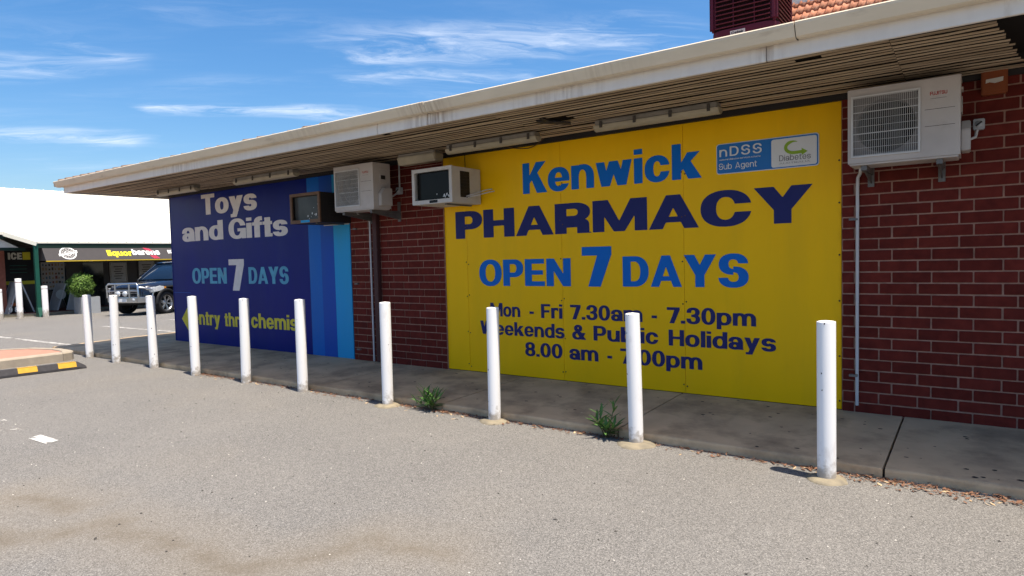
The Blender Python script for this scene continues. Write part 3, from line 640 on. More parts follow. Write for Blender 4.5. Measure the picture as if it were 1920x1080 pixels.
# soffit: long battens with dark gaps, some broken
SZ = 2.588; FY = -1.40
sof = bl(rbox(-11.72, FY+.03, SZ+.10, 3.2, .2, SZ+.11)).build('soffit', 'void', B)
rs = random.Random(3); nsl = 19; pitch = (1.40-.05)/nsl
for i in range(nsl):
    y0 = FY+.035+i*pitch; wd = pitch-(.026 if i % 4 else .036)
    xcuts = [-11.68] + sorted(rs.sample([-9.9, -8.1, -6.6, -4.9, -3.4, -1.9], 2)) + [-.42 + rs.uniform(-.02, .02)*0, .07+.225*i/nsl*1.0 + rs.uniform(-.012, .012)]
    for a, b in zip(xcuts, xcuts[1:]):
        segs = [(a, b)]
        if i in (8, 9) and a < -3.0 < b: segs = [(a, -3.10+.02*i-.16), (-2.90+.03*(i-8), b)]
        if i in (2, ) and a < -1.0 < b: segs = [(a, -.95), (-.80, b)]
        if i == 1 and a < -4.6 < b: segs = [(a, -4.66), (-4.55, b)]
        for p, q in segs:
            if q-p < .05: continue
            dz = rs.uniform(-.003, .004) - (.006 if b > -.3 else 0); s = MB(); n = max(2, int((q-p)/.6)); prev = []
            ys = [rs.uniform(-.004, .004) for _ in range(n+1)]; zs = [rs.uniform(-.003, .003) for _ in range(n+1)]
            V = []; Fc = []
            for k in range(n+1):
                x = p+.002+(q-p-.004)*k/n; yy = y0+ys[k]; z = SZ+dz+zs[k]
                V += [(x, yy, z+.001), (x, yy+.003, z), (x, yy+wd-.003, z), (x, yy+wd, z+.001), (x, yy+wd-.004, z+.004), (x, yy+.004, z+.004)]
            for k in range(n):
                for e in range(6): Fc.append((k*6+e, k*6+(e+1) % 6, (k+1)*6+(e+1) % 6, (k+1)*6+e))
            Fc += [(5, 4, 3, 2, 1, 0), tuple(n*6+e for e in range(6))]
            s.add(V, Fc); bl(s).build('soffit_slat', 'slat', sof)
# broken batten hanging at the hole
bl(MB().bar((-3.20, -.80, SZ-.004), (-2.93, -.66, SZ-.035), .10, .012)).build('soffit_slat', 'ac_dark', sof)
bl(MB().bar((-3.09, -.90, SZ-.004), (-3.075, -.74, SZ-.022), .04, .012)).build('soffit_slat', 'ac_dark', sof)
# left return of the soffit
for i in range(5):
    bl(rbox(-11.70+i*.088, .205, SZ, -11.70+i*.088+.076, 8.5, SZ+.02)).build('soffit_slat', 'slat', sof)
# painted tie beam past the end of the battens
mat('beam_blue', (0.045, 0.075, 0.085), (0.12, 0.06, 0.035), .7, scale=5, fac=1)
bl(MB().prism([(.33, -1.36), (3.1, -1.36), (3.1, -.05), (.52, -.05)], 'z', SZ+.018, SZ+.05)).build('soffit_panel', 'beam_blue', B)
# dark-coloured strip standing in for the shadow gap along the wall top
bl(rbox(-11.24, -.022, 2.545, 3.2, .044, SZ+.115)).build('soffit_shadow_strip', 'ac_dark', B, bevel=.004)

# fascia boards
def fascia_piece(x0, x1): return rbox(x0+.0015, FY, 2.568, x1-.0015, FY+.025, 2.72)
for a, b in zip([-11.72, -8.0, -4.6, -1.08, 3.2], [-8.0, -4.6, -1.08, 3.2]): bl(fascia_piece(a, b)).build('fascia_board', 'fascia_paint', B, bevel=.003)
bl(rbox(-11.745, FY+.0, 2.568, -11.72, 8.6, 2.72)).build('fascia_board', 'fascia_paint', B, bevel=.003)
# quad gutter: closed-bottom trough, outward leaning face with a rolled lip
def gutter_piece(x0, x1, dz=0, dy=0):
    prof = [(FY-.004, 2.662), (FY-.050, 2.660), (FY-.066, 2.668), (FY-.100, 2.728), (FY-.104, 2.742), (FY-.096, 2.750), (FY-.086, 2.746), (FY-.088, 2.736), (FY-.056, 2.676), (FY-.010, 2.672), (FY-.010, 2.735), (FY-.004, 2.735)]
    s = MB().sweep([(y+dy, z+dz) for y, z in prof], x0, x1); return s
gut = [(-11.86, -8.3, .004, 0), (-8.3, -3.915, .002, 0), (-3.905, -.893, -.004, -.006), (-.890, 3.2, -.002, -.002)]
for a, b, dz, dy in gut: bl(gutter_piece(a, b-.002, dz, dy)).build('gutter', 'gutter_paint', B)
bl(rbox(-11.87, FY-.09, 2.675, -11.85, FY+.0, 2.735)).build('gutter_end', 'gutter_paint', B)
s = MB(); s.prism([(-11.75, 2.664), (-11.80, 2.664), (-11.85, 2.742), (-11.84, 2.748), (-11.80, 2.690), (-11.75, 2.69)], 'y', FY+.005, 8.6); bl(s).build('gutter', 'gutter_paint', B)
for x, w_ in ((-3.910, .020), (-.8915, .008)): bl(gutter_piece(x-w_/2, x+w_/2, -.003, .010)).build('gutter_joint', 'ac_dark', B)

# roof sheet (hipped at the left end) and the eave course of tiles
SL = .288; ez = 2.715
s = MB(); rid = 6.0; rz_ = ez+(rid+1.45)*SL
s.add([(-11.85, -1.47, ez), (3.4, -1.47, ez), (3.4, rid, rz_), (-4.4, rid, rz_), (-11.85, 9, ez), (-4.4, 9, rz_), (3.4, 9, rz_)], [(0, 1, 2, 3), (4, 0, 3, 5), (3, 2, 6, 5)])
roof = bl(s).build('roof', 'tile_old', B)
def tile_mesh(name, m, wd, ln, amp, th, rolls=2):
    n = 8*rolls; V = []; Fc = []
    for j, (y, lift) in enumerate(((0, th*1.0), (ln, 0))):
        for i in range(n+1):
            x = -wd/2+wd*i/n; a = amp*(max(0, math.cos(2*math.pi*(i/n*rolls-.5)))**1.0*1.0 + .0); V.append((x, y, lift+a))
    for i in range(n): Fc.append((i, i+1, n+1+i+1, n+1+i))
    b = len(V)
    for i in range(n+1): V.append((V[i][0], 0.004, V[i][2]-th))
    for i in range(n): Fc.append((i+1, i, b+i, b+i+1))
    mm = MB().add(V, Fc, True); me = mm.mesh(name, m); return me
tm = tile_mesh('roof_tile', 'tile_old', .27, .36, .040, .022, 1)
x = -11.80; i = 0
while x < 1.6:
    o = obj('roof_tile', tm, roof); hi = -.014 if x < -9.5 else (-.028 if x < -5.2 else -.062)
    o.location = (x-OX, -1.43-OY+random.uniform(-.006, .006), ez+.030+hi+random.uniform(-.004, .004)); o.rotation_euler = (math.atan(SL), 0, random.uniform(-.02, .02)); x += .268; i += 1
# higher, steeper roof behind
ur = MB(); A_ = R(41); uy, uz = 5.85, 4.86; n_r, gau = 7, .30
ur.add([(-2.95, uy, uz-.03), (3.2, uy, uz-.03), (3.2, uy+2.6*math.cos(A_), uz-.03+2.6*math.sin(A_)), (-2.95, uy+2.6*math.cos(A_), uz-.03+2.6*math.sin(A_))], [(0, 1, 2, 3)])
upper = bl(ur).build('upper_roof', 'tile', B)
tm2 = tile_mesh('roof_tile', 'tile', .246, .33, .034, .022, 2)
for r_ in range(n_r):
    for c_ in range(16):
        o = obj('roof_tile', tm2, upper); d_ = r_*gau
        o.location = (-2.85+c_*.244-OX, uy+d_*math.cos(A_)-OY, uz+d_*math.sin(A_)+random.uniform(-.003, .003)); o.rotation_euler = (A_-.02, random.uniform(-.01, .01), 0)
bl(rbox(-2.73, 6.85, 5.72, -2.30, 7.2, 6.4)).build('roof_vent_box', 'shop_white', B, bevel=.01)

# ================================================================== sign boards
BY = .024; KB = (5.72354+BY)/5.72354
def wp(x, z): return x*KB, 1.37766+(z-1.37766)*KB
def board_text(root, name, s, m, x0, x1, z0, H, yoff=.003, lab=None, **kw):
    a, zz = wp(x0, z0); b, _ = wp(x1, z0); loc = root.location
    o = obj(name, text_mesh(name, s, m, loc.x, loc.z, a, b, zz, H*KB, **kw), root); o.location.y = BY-yoff-loc.y
    if lab: o['label'] = lab
    return o
Y = thing('yellow_sign_board', 'big bright yellow sheet sign with blue pharmacy name and opening hours', 'sign', (-2.95, BY, .08))
ex = [wp(x, 1)[0] for x in (-5.040, -4.700, -3.448, -2.158, -.866)]
for a, b in zip(ex, ex[1:]):
    rbox(a+.0012-Y.location.x, 0, .012, b-.0012-Y.location.x, .012, 2.545-.08).build('sheet', 'yellow_board', Y, bevel=.001)
sc_me = MB().lathe([(0, -.004), (.006, -.003), (.008, 0)], 8, 'y').mesh('screw', 'wire_brown')
for x in ex:
    for z in np.arange(.16, 2.5, .39):
        for dx in (-.016, .016):
            if -5.03 < x+dx < -.875:
                o = obj('screw', sc_me, Y); o.location = (x+dx-Y.location.x, -.0003, z-.08+random.uniform(-.03, .03))
T = lambda n, s, m, x0, x1, z0, H, **k: board_text(Y, n, s, m, x0, x1, z0, H, **k)
T('lettering', 'Kenwick', 'letter_blue', -3.911, -2.000, 2.045, .320)
T('lettering', 'PHARMACY', 'letter_navy', -4.858, -1.075, 1.605, .308, sw=.25, sh=.195, gap=.03)
T('lettering', 'OPEN', 'letter_blue', -4.531, -3.348, 1.071, .286, sw=.235, sh=.175)
T('lettering', '7', 'letter_blue', -3.216, -2.888, 1.069, .396, sw=.25, sh=.20)
T('lettering', 'DAYS', 'letter_blue', -2.770, -1.586, 1.071, .290, sw=.24, sh=.175)
for s_, a, b, z in (('Mon', -4.388, -3.985, .735), ('-', -3.865, -3.81, .735), ('Fri', -3.718, -3.457, .735), ('7.30am', -3.365, -2.572, .735), ('-', -2.48, -2.427, .735), ('7.30pm', -2.329, -1.527, .735),
                    ('Weekends', -4.537, -3.436, .531), ('&', -3.346, -3.187, .531), ('Public', -3.10, -2.415, .531), ('Holidays', -2.314, -1.365, .527),
                    ('8.00', -3.932, -3.467, .322), ('am', -3.383, -3.05, .322), ('-', -2.951, -2.899, .322), ('7.00pm', -2.811, -1.999, .322)):
    T('lettering', s_, 'letter_navy', a, b, z, .148, sw=.215, sh=.16)

BB = thing('blue_sign_board', 'dark blue painted sign board for toys and gifts with light blue stripes', 'sign', (-9, BY, .06))
bx = [wp(x, 1)[0] for x in (-11.24, -7.53, -7.27, -7.00, -6.675)]
for (a, b), m in zip(zip(bx, bx[1:]), ('blue_board', 'stripe_mid', 'stripe_blue', 'stripe_light')):
    rbox(a-BB.location.x, 0, .012, b-BB.location.x, .012, 2.545-.06).build('panel' if m == 'blue_board' else 'stripe_panel', m, BB)
rbox(bx[0]-.02-BB.location.x, -.004, .012, bx[0]-BB.location.x, .03, 2.545-.06).build('edge_trim', 'blue_board', BB)
T2 = lambda s, m, x0, x1, z0, H, **k: board_text(BB, 'lettering', s, m, x0, x1, z0, H, **k)
T2('Toys', 'letter_white', -10.237, -8.706, 2.190, .325, sw=.255, sh=.18, gap=.02)
T2('and', 'letter_white', -10.875, -9.640, 1.780, .305, sw=.25, sh=.17, gap=.03)
T2('Gifts', 'letter_white', -9.485, -7.985, 1.775, .305, sw=.25, sh=.17, gap=.02)
T2('OPEN', 'letter_teal', -10.62, -9.596, 1.080, .252, sw=.25)
T2('7', 'letter_white', -9.527, -9.110, .972, .488, sw=.26, sh=.17)
T2('DAYS', 'letter_teal', -9.00, -8.01, 1.080, .252, sw=.25)
T2('entry', 'letter_yellow', -10.66, -9.835, .400, .230, sw=.23)
T2('thru', 'letter_yellow', -9.715, -9.12, .405, .215, sw=.23)
T2('chemist', 'letter_yellow', -8.985, -7.72, .413, .220, sw=.23)
s = MB(); pa, pb, pc = wp(-11.017, .48), wp(-10.76, .735), wp(-10.76, .225)
s.add([(p[0]-BB.location.x, 0, p[1]-.06) for p in (pa, pc, pb)], [(0, 1, 2)]); o = s.build('arrow', 'letter_yellow', BB, recalc=False); o.location.y = -.003
# pale repair strip under the brown window unit and a taped seam
a0 = wp(-7.19, 1.873); a1 = wp(-6.68, 1.873)
rbox(a0[0]-BB.location.x, -.006, a0[1]-.06-.006, a1[0]-BB.location.x, -.001, a0[1]-.06+.006).build('flashing', 'label_white', BB)
a0 = wp(-11.23, .925); a1 = wp(-10.70, .925)
rbox(a0[0]-BB.location.x, -.002, a0[1]-.06-.003, a1[0]-BB.location.x, -.0005, a0[1]-.06+.003).build('scratch', 'stripe_mid', BB)

# ---- diabetes services sign
ND = thing('diabetes_services_sign', 'small blue and white diabetes sub agent sign on the yellow board', 'sign', (-1.44, BY-.003, 2.06))
def rrect(x0, z0, x1, z1, r, y0, y1, n=5):
    P = []
    for cx, cz, a0 in ((x1-r, z1-r, 0), (x0+r, z1-r, 90), (x0+r, z0+r, 180), (x1-r, z0+r, 270)):
        for k in range(n+1): P.append((cx+r*math.cos(R(a0+90*k/n)), cz+r*math.sin(R(a0+90*k/n))))
    return MB().prism(P, 'y', y0, y1)
X0, Z0 = wp(-1.852, 2.056); X1, Z1 = wp(-1.027, 2.318); lx, lz = ND.location.x, ND.location.z
rrect(X0-lx, Z0-lz, X1-lx, Z1-lz, .025, -.003, .001).build('rim', 'ndss_white', ND)
rrect(X0-lx+.006, Z0-lz+.006, X1-lx-.006, Z1-lz-.006, .022, -.0045, 0).build('face', 'ndss_blue', ND)
xm = wp(-1.392, 2)[0]
rrect(xm-lx, Z0-lz+.014, X1-lx-.016, Z1-lz-.018, .018, -.006, 0).build('white_panel', 'ndss_white', ND)
def nt_(s_, m, x0, x1, z0, H, **k):
    o = obj('lettering', text_mesh('lettering', s_, m, lx, lz, x0, x1, z0, H, **k), ND); o.location.y = -.0075; return o
nt_('nDSS', 'ndss_white', X0+.028, X0+.385, Z0+.150, .082, sw=.15, sh=.13, gap=.22)
nt_('national diabetes services scheme', 'ndss_white', X0+.028, X0+.375, Z0+.118, .014, sw=.15, sh=.13, gap=.1)
nt_('Sub Agent', 'ndss_white', X0+.022, X0+.345, Z0+.040, .052, sw=.13, sh=.11, gap=.1, space=.5)
nt_('Diabetes', 'ndss_grey', xm+.062, xm+.305, Z0+.062, .048, sw=.14, sh=.11, gap=.12)
nt_('AUSTRALIA', 'ndss_grey', xm+.062, xm+.300, Z0+.036, .013, sw=.10, sh=.08, gap=.12)
# looping green arrow
s = MB(); cx_, cz_ = xm-lx+.175, Z0-lz+.168; P = []
for k in range(15):
    a = R(62+k*(208/14)); P.append((cx_+.062*math.cos(a), cz_+.046*math.sin(a)))
P += [(cx_+.03, cz_-.046), (cx_+.065, cz_-.044)]
V = []
for k, p in enumerate(P):
    q0, q1 = P[max(k-1, 0)], P[min(k+1, len(P)-1)]; tx, tz = q1[0]-q0[0], q1[1]-q0[1]; l = math.hypot(tx, tz); h_ = .013*min(1, .15+k/5)
    V += [(p[0]-tz/l*h_, 0, p[1]+tx/l*h_), (p[0]+tz/l*h_, 0, p[1]-tx/l*h_)]
s.add(V, [(2*k, 2*k+1, 2*k+3, 2*k+2) for k in range(len(P)-1)])
e = P[-1]; s.add([(e[0]-.004, 0, e[1]+.030), (e[0]-.004, 0, e[1]-.030), (e[0]+.042, 0, e[1])], [(0, 1, 2)])
o = s.build('arrow_emblem', 'ndss_green', ND); o.location.y = -.0075

# ================================================================== wall equipment
def split_unit(label, x0, x1, z0, z1, yf, depth, reach, brackets, has_fan=True):
    """outdoor air conditioner on wall brackets: yf = front face, reach = bracket length"""
    W_, H_ = x1-x0, z1-z0
    t = thing('outdoor_air_conditioner', label, 'air conditioner', (x0, 0, z0))
    gx0, gx1, gz0, gz1 = .028, W_*.655, .045, H_-.045
    # casing with a front opening for the fan grille
    s = MB()
    for a in ((0, 0, .012, W_, depth, H_-.012),): pass
    s.box(0, yf, 0.0, gx0, yf+depth, H_); s.box(gx1, yf, 0.0, W_, yf+depth, H_); s.box(gx0, yf, 0.0, gx1, yf+depth, gz0); s.box(gx0, yf, gz1, gx1, yf+depth, H_); s.box(gx0, yf+depth-.02, gz0, gx1, yf+depth, gz1)
    s.build('casing', 'ac_case', t)
    s = MB().box(-.004, yf-.002, H_+.0005, W_+.004, yf+depth+.002, H_+.014); s.build('lid', 'ac_case', t, bevel=.004)
    s = MB().box(.01, yf+.008, -.014, W_-.01, yf+depth-.01, -.0005); s.build('base_tray', 'ac_case', t, bevel=.003)
    cx, cz = (gx0+gx1)/2, (gz0+gz1)/2; r = min(gx1-gx0, gz1-gz0)*.455
    rbox(gx0, yf+depth-.045, gz0, gx1, yf+depth-.021, gz1).build('coil', 'coil', t)
    # bell-mouth panel with round hole
    n = 40; V = []; Fc = []
    for k in range(n):
        a = 2*math.pi*k/n; c, q = math.cos(a), math.sin(a); m_ = 1/max(abs(c)/((gx1-gx0)/2), abs(q)/((gz1-gz0)/2))
        V += [(cx+c*m_, yf+.035, cz+q*m_), (cx+c*r, yf+.035, cz+q*r), (cx+c*r*.97, yf+.10, cz+q*r*.97)]
    for k in range(n):
        j = (k+1) % n; Fc += [(3*k, 3*j, 3*j+1, 3*k+1), (3*k+1, 3*j+1, 3*j+2, 3*k+2)]
    MB().add(V, Fc).build('fan_shroud', 'shroud', t)
    f = MB()
    for k in range(3):
        a0 = 2*math.pi*k/3+.4
        P = []
        for j in range(7):
            aa = a0+j*.24
            for rr, tw in ((r*.22, .03), (r*.93, .0)): P.append((cx+rr*math.cos(aa), yf+.06+j*.009-tw, cz+rr*math.sin(aa)))
        f.add(P, [(2*j, 2*j+1, 2*j+3, 2*j+2) for j in range(6)], True)
    f.lathe([(0, yf+.04), (r*.2, yf+.045), (r*.23, yf+.075), (r*.2, yf+.12), (0, yf+.12)], 16, 'y', (cx, 0, cz))
    f.build('fan', 'fan_dark', t)
    g = MB(); nb = 32
    for k in range(nb+1):
        x = gx0+.008+(gx1-gx0-.016)*k/nb; g.box(x-.0012, yf-.010, gz0+.004, x+.0012, yf-.0065, gz1-.004)
    for k in range(9):
        z = gz0+.01+(gz1-gz0-.02)*k/8; hh = .003 if k in (3, 6) else .0011; g.box(gx0+.004, yf-.0062, z-hh, gx1-.004, yf-.003, z+hh)
    g.build('grille', 'grille_wire', t)
    s = MB()
    for a in ((gx0-.006, gz0-.006, gx1+.006, gz0+.006), (gx0-.006, gz1-.006, gx1+.006, gz1+.006)): s.box(a[0], yf-.012, a[1], a[2], yf+.004, a[3])
    for x in (gx0, gx1): s.box(x-.006, yf-.012, gz0+.006, x+.006, yf+.004, gz1-.006)
    s.build('grille_frame', 'grille_wire', t)
    for z in (H_*.62, H_*.40): rbox(gx1+.03, yf-.0012, z-.0012, W_-.03, yf+.002, z+.0012).build('panel_crease', 'ac_dark', t)
    o = obj('lettering', text_mesh('lettering', 'FUJITSU', 'fuji_red', 0, 0, gx1+(W_-gx1)*.26, gx1+(W_-gx1)*.68, H_*.80, .024, sw=.17, sh=.15, gap=.08), t); o.location.y = yf-.0015
    rbox(gx1+(W_-gx1)*.27, yf-.0014, H_*.755, gx1+(W_-gx1)*.66, yf+.001, H_*.759).build('badge_line', 'ndss_grey', t)
    # valve cover on the right flank, handle recess above it
    cv = MB().prism([(yf+.07, .03), (yf+depth-.02, .03), (yf+depth-.02, H_*.46), (yf+.13, H_*.46), (yf+.07, H_*.33)], 'x', W_+.0005, W_+.055); cv.build('valve_cover', 'ac_case', t, bevel=.006)
    rbox(W_+.0005, yf+.10, H_*.56, W_+.008, yf+depth-.07, H_*.78).build('terminal_cover', 'ac_case', t, bevel=.003)
    rbox(W_+.0085, yf+.115, H_*.66, W_+.010, yf+depth-.085, H_*.75).build('handle_recess', 'ac_dark', t)
    rbox(W_+.0005, yf+.11, H_*.87, W_+.012, yf+depth-.05, H_*.90).build('vent_lip', 'ac_case', t)
    for bx_ in brackets:
        s = MB(); s.box(bx_-.018, yf+.03, -.050, bx_+.018, -.001, -.0145)
        s.prism([(yf+.03, -.0505), (-.012, -.115), (-.012, -.0505)], 'x', bx_-.004, bx_+.004); s.box(bx_-.022, -.012, -.20+.06, bx_+.022, -.0005, .10)
        s.build('bracket', 'bracket', t)
    return t
AC1 = split_unit('white outdoor air conditioner with round fan behind a wire grille, on the right brick wall', -.760, -.088, 1.992, 2.505, -.43, .27, .4, (.10, .555))
AC2 = split_unit('grey white outdoor air conditioner on long brackets high on the brick pier', -6.350, -5.665, 1.992, 2.505, -.495, .27, .5, (.12, .60))
# pipe tails
def pipe_thing(name, label, cat, pts, r, m, saddles=()):
    b = Vector(pts[0]); t = thing(name, label, cat, b); MB().tube([Vector(p)-b for p in pts], r, 10).build('pipe', m, t)
    for z in saddles:
        rbox(-.022+pts[-1][0]-b.x, -.014, z-b.z-.008, .034+pts[-1][0]-b.x, .018, z-b.z+.008).build('saddle', 'bracket', t)
    return t
pipe_thing('drain_pipe', 'thin white drain pipe running down the right brick wall below the air conditioner', 'pipe', [(-.700, -.25, 1.978), (-.700, -.25, 1.962), (-.722, -.10, 1.95), (-.748, -.022, 1.93), (-.752, -.018, 1.86), (-.756, -.018, .145)], .0125, 'pvc', (1.60, .42))
pipe_thing('drain_pipe', 'thin white drain pipe beside the dark downpipe on the brick pier', 'pipe', [(-6.22, -.27, 1.978), (-6.22, -.27, 1.962), (-6.24, -.10, 1.95), (-6.268, -.022, 1.93), (-6.270, -.018, 1.86), (-6.272, -.018, .095)], .0125, 'pvc', (1.78, 1.10, .28))
def isolator(label, x, z, s_, conduit=None, cable=None):
    t = thing('isolator_switch', label, 'switch', (x, 0, z))
    rbox(-s_, -.055, -s_*1.1, s_, -.002, s_*1.1).build('box', 'switch_grey', t, bevel=.005)
    MB().lathe([(0, -.066), (s_*.62, -.064), (s_*.70, -.0555)], 16, 'y').build('dial', 'switch_grey', t)
    MB().bar((-s_*.5, -.070, -s_*.4), (s_*.5, -.070, s_*.4), .010, .006, (0, 1, 0)).build('knob', 'ac_dark', t)
    if conduit: MB().tube([(0, -.022, s_*1.1), (0, -.022, conduit-z)], .010, 8).build('conduit', 'pvc', t)
    if cable: MB().tube(cable, .010, 8).build('cable', 'pvc', t)
isolator('small grey isolator switch on the right brick wall beside the fan unit', .012, 2.232, .034, cable=[(-.01, -.05, -.04), (-.02, -.06, -.09), (-.06, -.10, -.11), (-.085, -.19, -.09)])
isolator('small grey isolator switch with conduit up the brick pier', -5.715, 2.222, .038, conduit=2.575, cable=[(-.03, -.04, -.03), (-.07, -.09, -.07), (-.05, -.2, -.10), (.0, -.30, -.12)])
t = thing('sounder_box', 'brown orange square box with white paper label under the eave', 'box', (.10, 0, 2.425))
rbox(-.078, -.06, 0, .072, -.002, .178).build('case', 'orange_box', t, bevel=.008)
s = MB(); s.add([(-.052, -.0615, .078), (-.03, -.0612, .084), (.0, -.0615, .074), (.045, -.0615, .083), (.047, -.0615, .112), (.0, -.0612, .108), (-.05, -.0615, .105)], [tuple(range(7))]); s.build('paper_label', 'label_white', t)

def window_unit(label, x0, x1, z0, z1, yf, case, frame, inner, body_dark, flakes, plate):
    W_, H_ = x1-x0, z1-z0; t = thing('window_air_conditioner', label, 'air conditioner', (x0, 0, z0)); b = .038
    s = MB(); s.box(.004, yf+.021, 0.0, .014, .0, H_-.004); s.box(W_-.014, yf+.021, 0.0, W_-.004, .0, H_-.004); s.box(.014, yf+.021, 0.0, W_-.014, .0, .01); s.box(.014, yf+.021, H_-.014, W_-.014, .0, H_-.004)
    s.build('casing', case, t)
    s = MB(); s.box(0, yf, 0, W_, yf+.02, b*1.15); s.box(0, yf, H_-b, W_, yf+.02, H_); s.box(0, yf, b*1.15, b, yf+.02, H_-b); s.box(W_-b, yf, b*1.15, W_, yf+.02, H_-b); s.build('front_frame', frame, t)
    rbox(b, yf+.05, b*1.15, W_-b, yf+.058, H_-b).build('pane' if inner != 'coil' else 'coil', inner, t)
    # louvred opening on the right flank
    rbox(W_-.0035, yf+.14, .06, W_-.0025, yf+.30, H_-.045).build('side_vent', 'ac_dark', t)
    for k in range(7): rbox(W_-.0024, yf+.145, .075+k*(H_-.14)/7, W_+.003, yf+.295, .079+k*(H_-.14)/7).build('louvre', body_dark, t)
    fr = random.Random(len(label)); s = MB()
    for k in range(flakes):
        px = W_-b-.02-abs(fr.gauss(0, .09 if flakes < 12 else .15)); pz = b*1.15+.004+abs(fr.gauss(0, .03))+(.12 if fr.random() < .15 and flakes > 12 else 0); sz = fr.uniform(.006, .022)
        s.add([(px, yf+.048, pz), (px+sz*.8, yf+.047, pz+sz*.3), (px+sz*.6, yf+.048, pz+sz*1.6), (px-.2*sz, yf+.047, pz+sz)], [(0, 1, 2, 3)])
    s.build('flaking_paint', 'flake', t)
    rbox(W_*plate[0], yf-.0015, .008, W_*plate[1], yf+.002, b*1.0).build('name_plate', plate[2], t)
    rbox(W_*.75-.015, yf+.06, -.016, W_*.75+.015, -.001, -.002).build('bracket', 'bracket', t)
    return t
window_unit('cream box window air conditioner projecting between pier and yellow sign', -5.055, -4.480, 1.978, 2.362, -.49, 'ac_cream', 'ac_cream', 'dark_glass', 'ac_dark', 11, (.44, .64, 'sign_black'))
window_unit('old brown framed window air conditioner projecting from the blue sign', -7.235, -6.640, 1.880, 2.262, -.495, 'ac_dark', 'ac_brown', 'dusty_glass', 'ac_dark', 16, (.36, .66, 'stripe_light'))
t = thing('drain_hose', 'pair of thin pale hoses leaving the cream window unit', 'hose', (-4.47, -.22, 2.05))
MB().tube([(-.004, -.04, .0), (.05, .05, .035), (.11, .17, .075), (.135, .235, .085)], .007, 6).build('hose', 'pvc', t)
MB().tube([(-.004, -.015, -.01), (.07, .07, .015), (.14, .18, .05), (.165, .235, .06)], .007, 6).build('hose', 'pvc', t)

# ---- strip lights under the soffit
def batten(label, x0, x1, y, diff=True):
    L_ = x1-x0; t = thing('strip_light', label, 'light', (x0, y, SZ), group='strip lights along the soffit')
    if diff:
        rbox(0, -.055, -.050, L_, .055, -.004).build('housing', 'batten_body', t, bevel=.008)
        P = [(.056*math.cos(a), -.050-.050*math.sin(a)) for a in [math.pi*k/10 for k in range(11)]]
        MB().prism(P, 'x', -.012, L_+.012).build('diffuser', 'tube_diffuser', t)
        for k in range(4):
            x = L_*(.06+.88*k/3)
            rbox(x-.012, -.066, -.075, x+.012, -.0575, -.018).build('clip', 'clip', t)
    else:
        rbox(0, -.07, -.035, L_, .07, -.004).build('housing', 'batten_body', t, bevel=.006)
        MB().prism([(-.085, -.036), (.085, -.036), (.065, -.125), (-.065, -.125)], 'x', -.01, L_+.01).build('diffuser', 'tube_diffuser', t, bevel=.012)
batten('long cream strip light nearest the camera, above the pharmacy name', -2.79, -1.69, -.43)
batten('cream strip light above the left part of the yellow sign', -4.57, -3.45, -.41)
batten('short boxy cream light above the brick pier', -5.40, -4.84, -.28, False)
batten('dusty strip light over the middle of the blue sign', -8.47, -7.13, -.46)
batten('dusty strip light at the far left end of the eave', -10.62, -9.50, -.47)
def wire(label, pts, m, r=.005):
    b = Vector(pts[0]); t = MB(); P = [Vector(p)-b for p in pts]; Q = []
    for i in range(len(P)-1):
        p0, p1, p2, p3 = P[max(i-1, 0)], P[i], P[i+1], P[min(i+2, len(P)-1)]
        for k in range(6):
            u = k/6; Q.append(.5*((2*p1)+(-p0+p2)*u+(2*p0-5*p1+4*p2-p3)*u*u+(-p0+3*p1-3*p2+p3)*u**3))
    Q.append(P[-1]); t.tube(Q, r, 6); o = t.build('cable', m); o.location = b; tag(o, label, 'cable')
wire('brown loose cable looping below the soffit over the yellow sign', [(-4.16, -.03, 2.60), (-4.06, -.03, 2.555), (-3.93, -.02, 2.525), (-3.79, -.02, 2.518), (-3.68, -.03, 2.555), (-3.60, -.04, 2.60)], 'wire_brown')
wire('thin dark cable sagging down behind the cream window unit', [(-5.03, -.02, 2.60), (-4.90, -.012, 2.572), (-4.78, -.012, 2.575), (-4.695, -.012, 2.572), (-4.69, -.008, 2.48), (-4.69, -.008, 2.36)], 'wire', .004)
wire('thin pale cable drooping at the top right corner of the yellow sign', [(-1.10, -.02, 2.60), (-1.02, -.012, 2.578), (-.93, -.012, 2.57), (-.84, -.02, 2.60)], 'wire', .003)

# ---- evaporative cooler on the roof
c = thing('evaporative_cooler', 'dark maroon louvred evaporative cooler box standing on the roof', 'cooler', (-2.62, 3.96, 4.10)); hw = .455; hd = .455
prof = [(.82, .10), (.93, .16), (1.0, .27), (1.0, .36)]
V = []; Fc = []
for k, z in prof:
    for a in range(32):
        an = 2*math.pi*a/32; cx_, sx_ = math.cos(an), math.sin(an); m_ = (abs(cx_)**6+abs(sx_)**6)**(-1/6); V.append((hw*k*cx_*m_, hd*k*sx_*m_, z))
for i in range(len(prof)-1): Fc += [(i*32+a, i*32+(a+1) % 32, (i+1)*32+(a+1) % 32, (i+1)*32+a) for a in range(32)]
Fc.append(tuple(range(32))[::-1])
MB().add(V, Fc, True).build('base_pan', 'cooler', c)
MB().box(-hw*.90, -hd*.90, .36, hw*.90, hd*.90, 1.18).build('pad_core', 'cooler_dark', c)
for sx in (-1, 1):
    for sy in (-1, 1): MB().box(min(sx*hw*.80, sx*hw), min(sy*hd*.80, sy*hd), .3605, max(sx*hw*.80, sx*hw), max(sy*hd*.80, sy*hd), 1.17).build('corner_post', 'cooler', c, bevel=.03)
MB().box(-hw, -hd, 1.1805, hw, hd, 1.30).build('top_cap', 'cooler', c, bevel=.05)
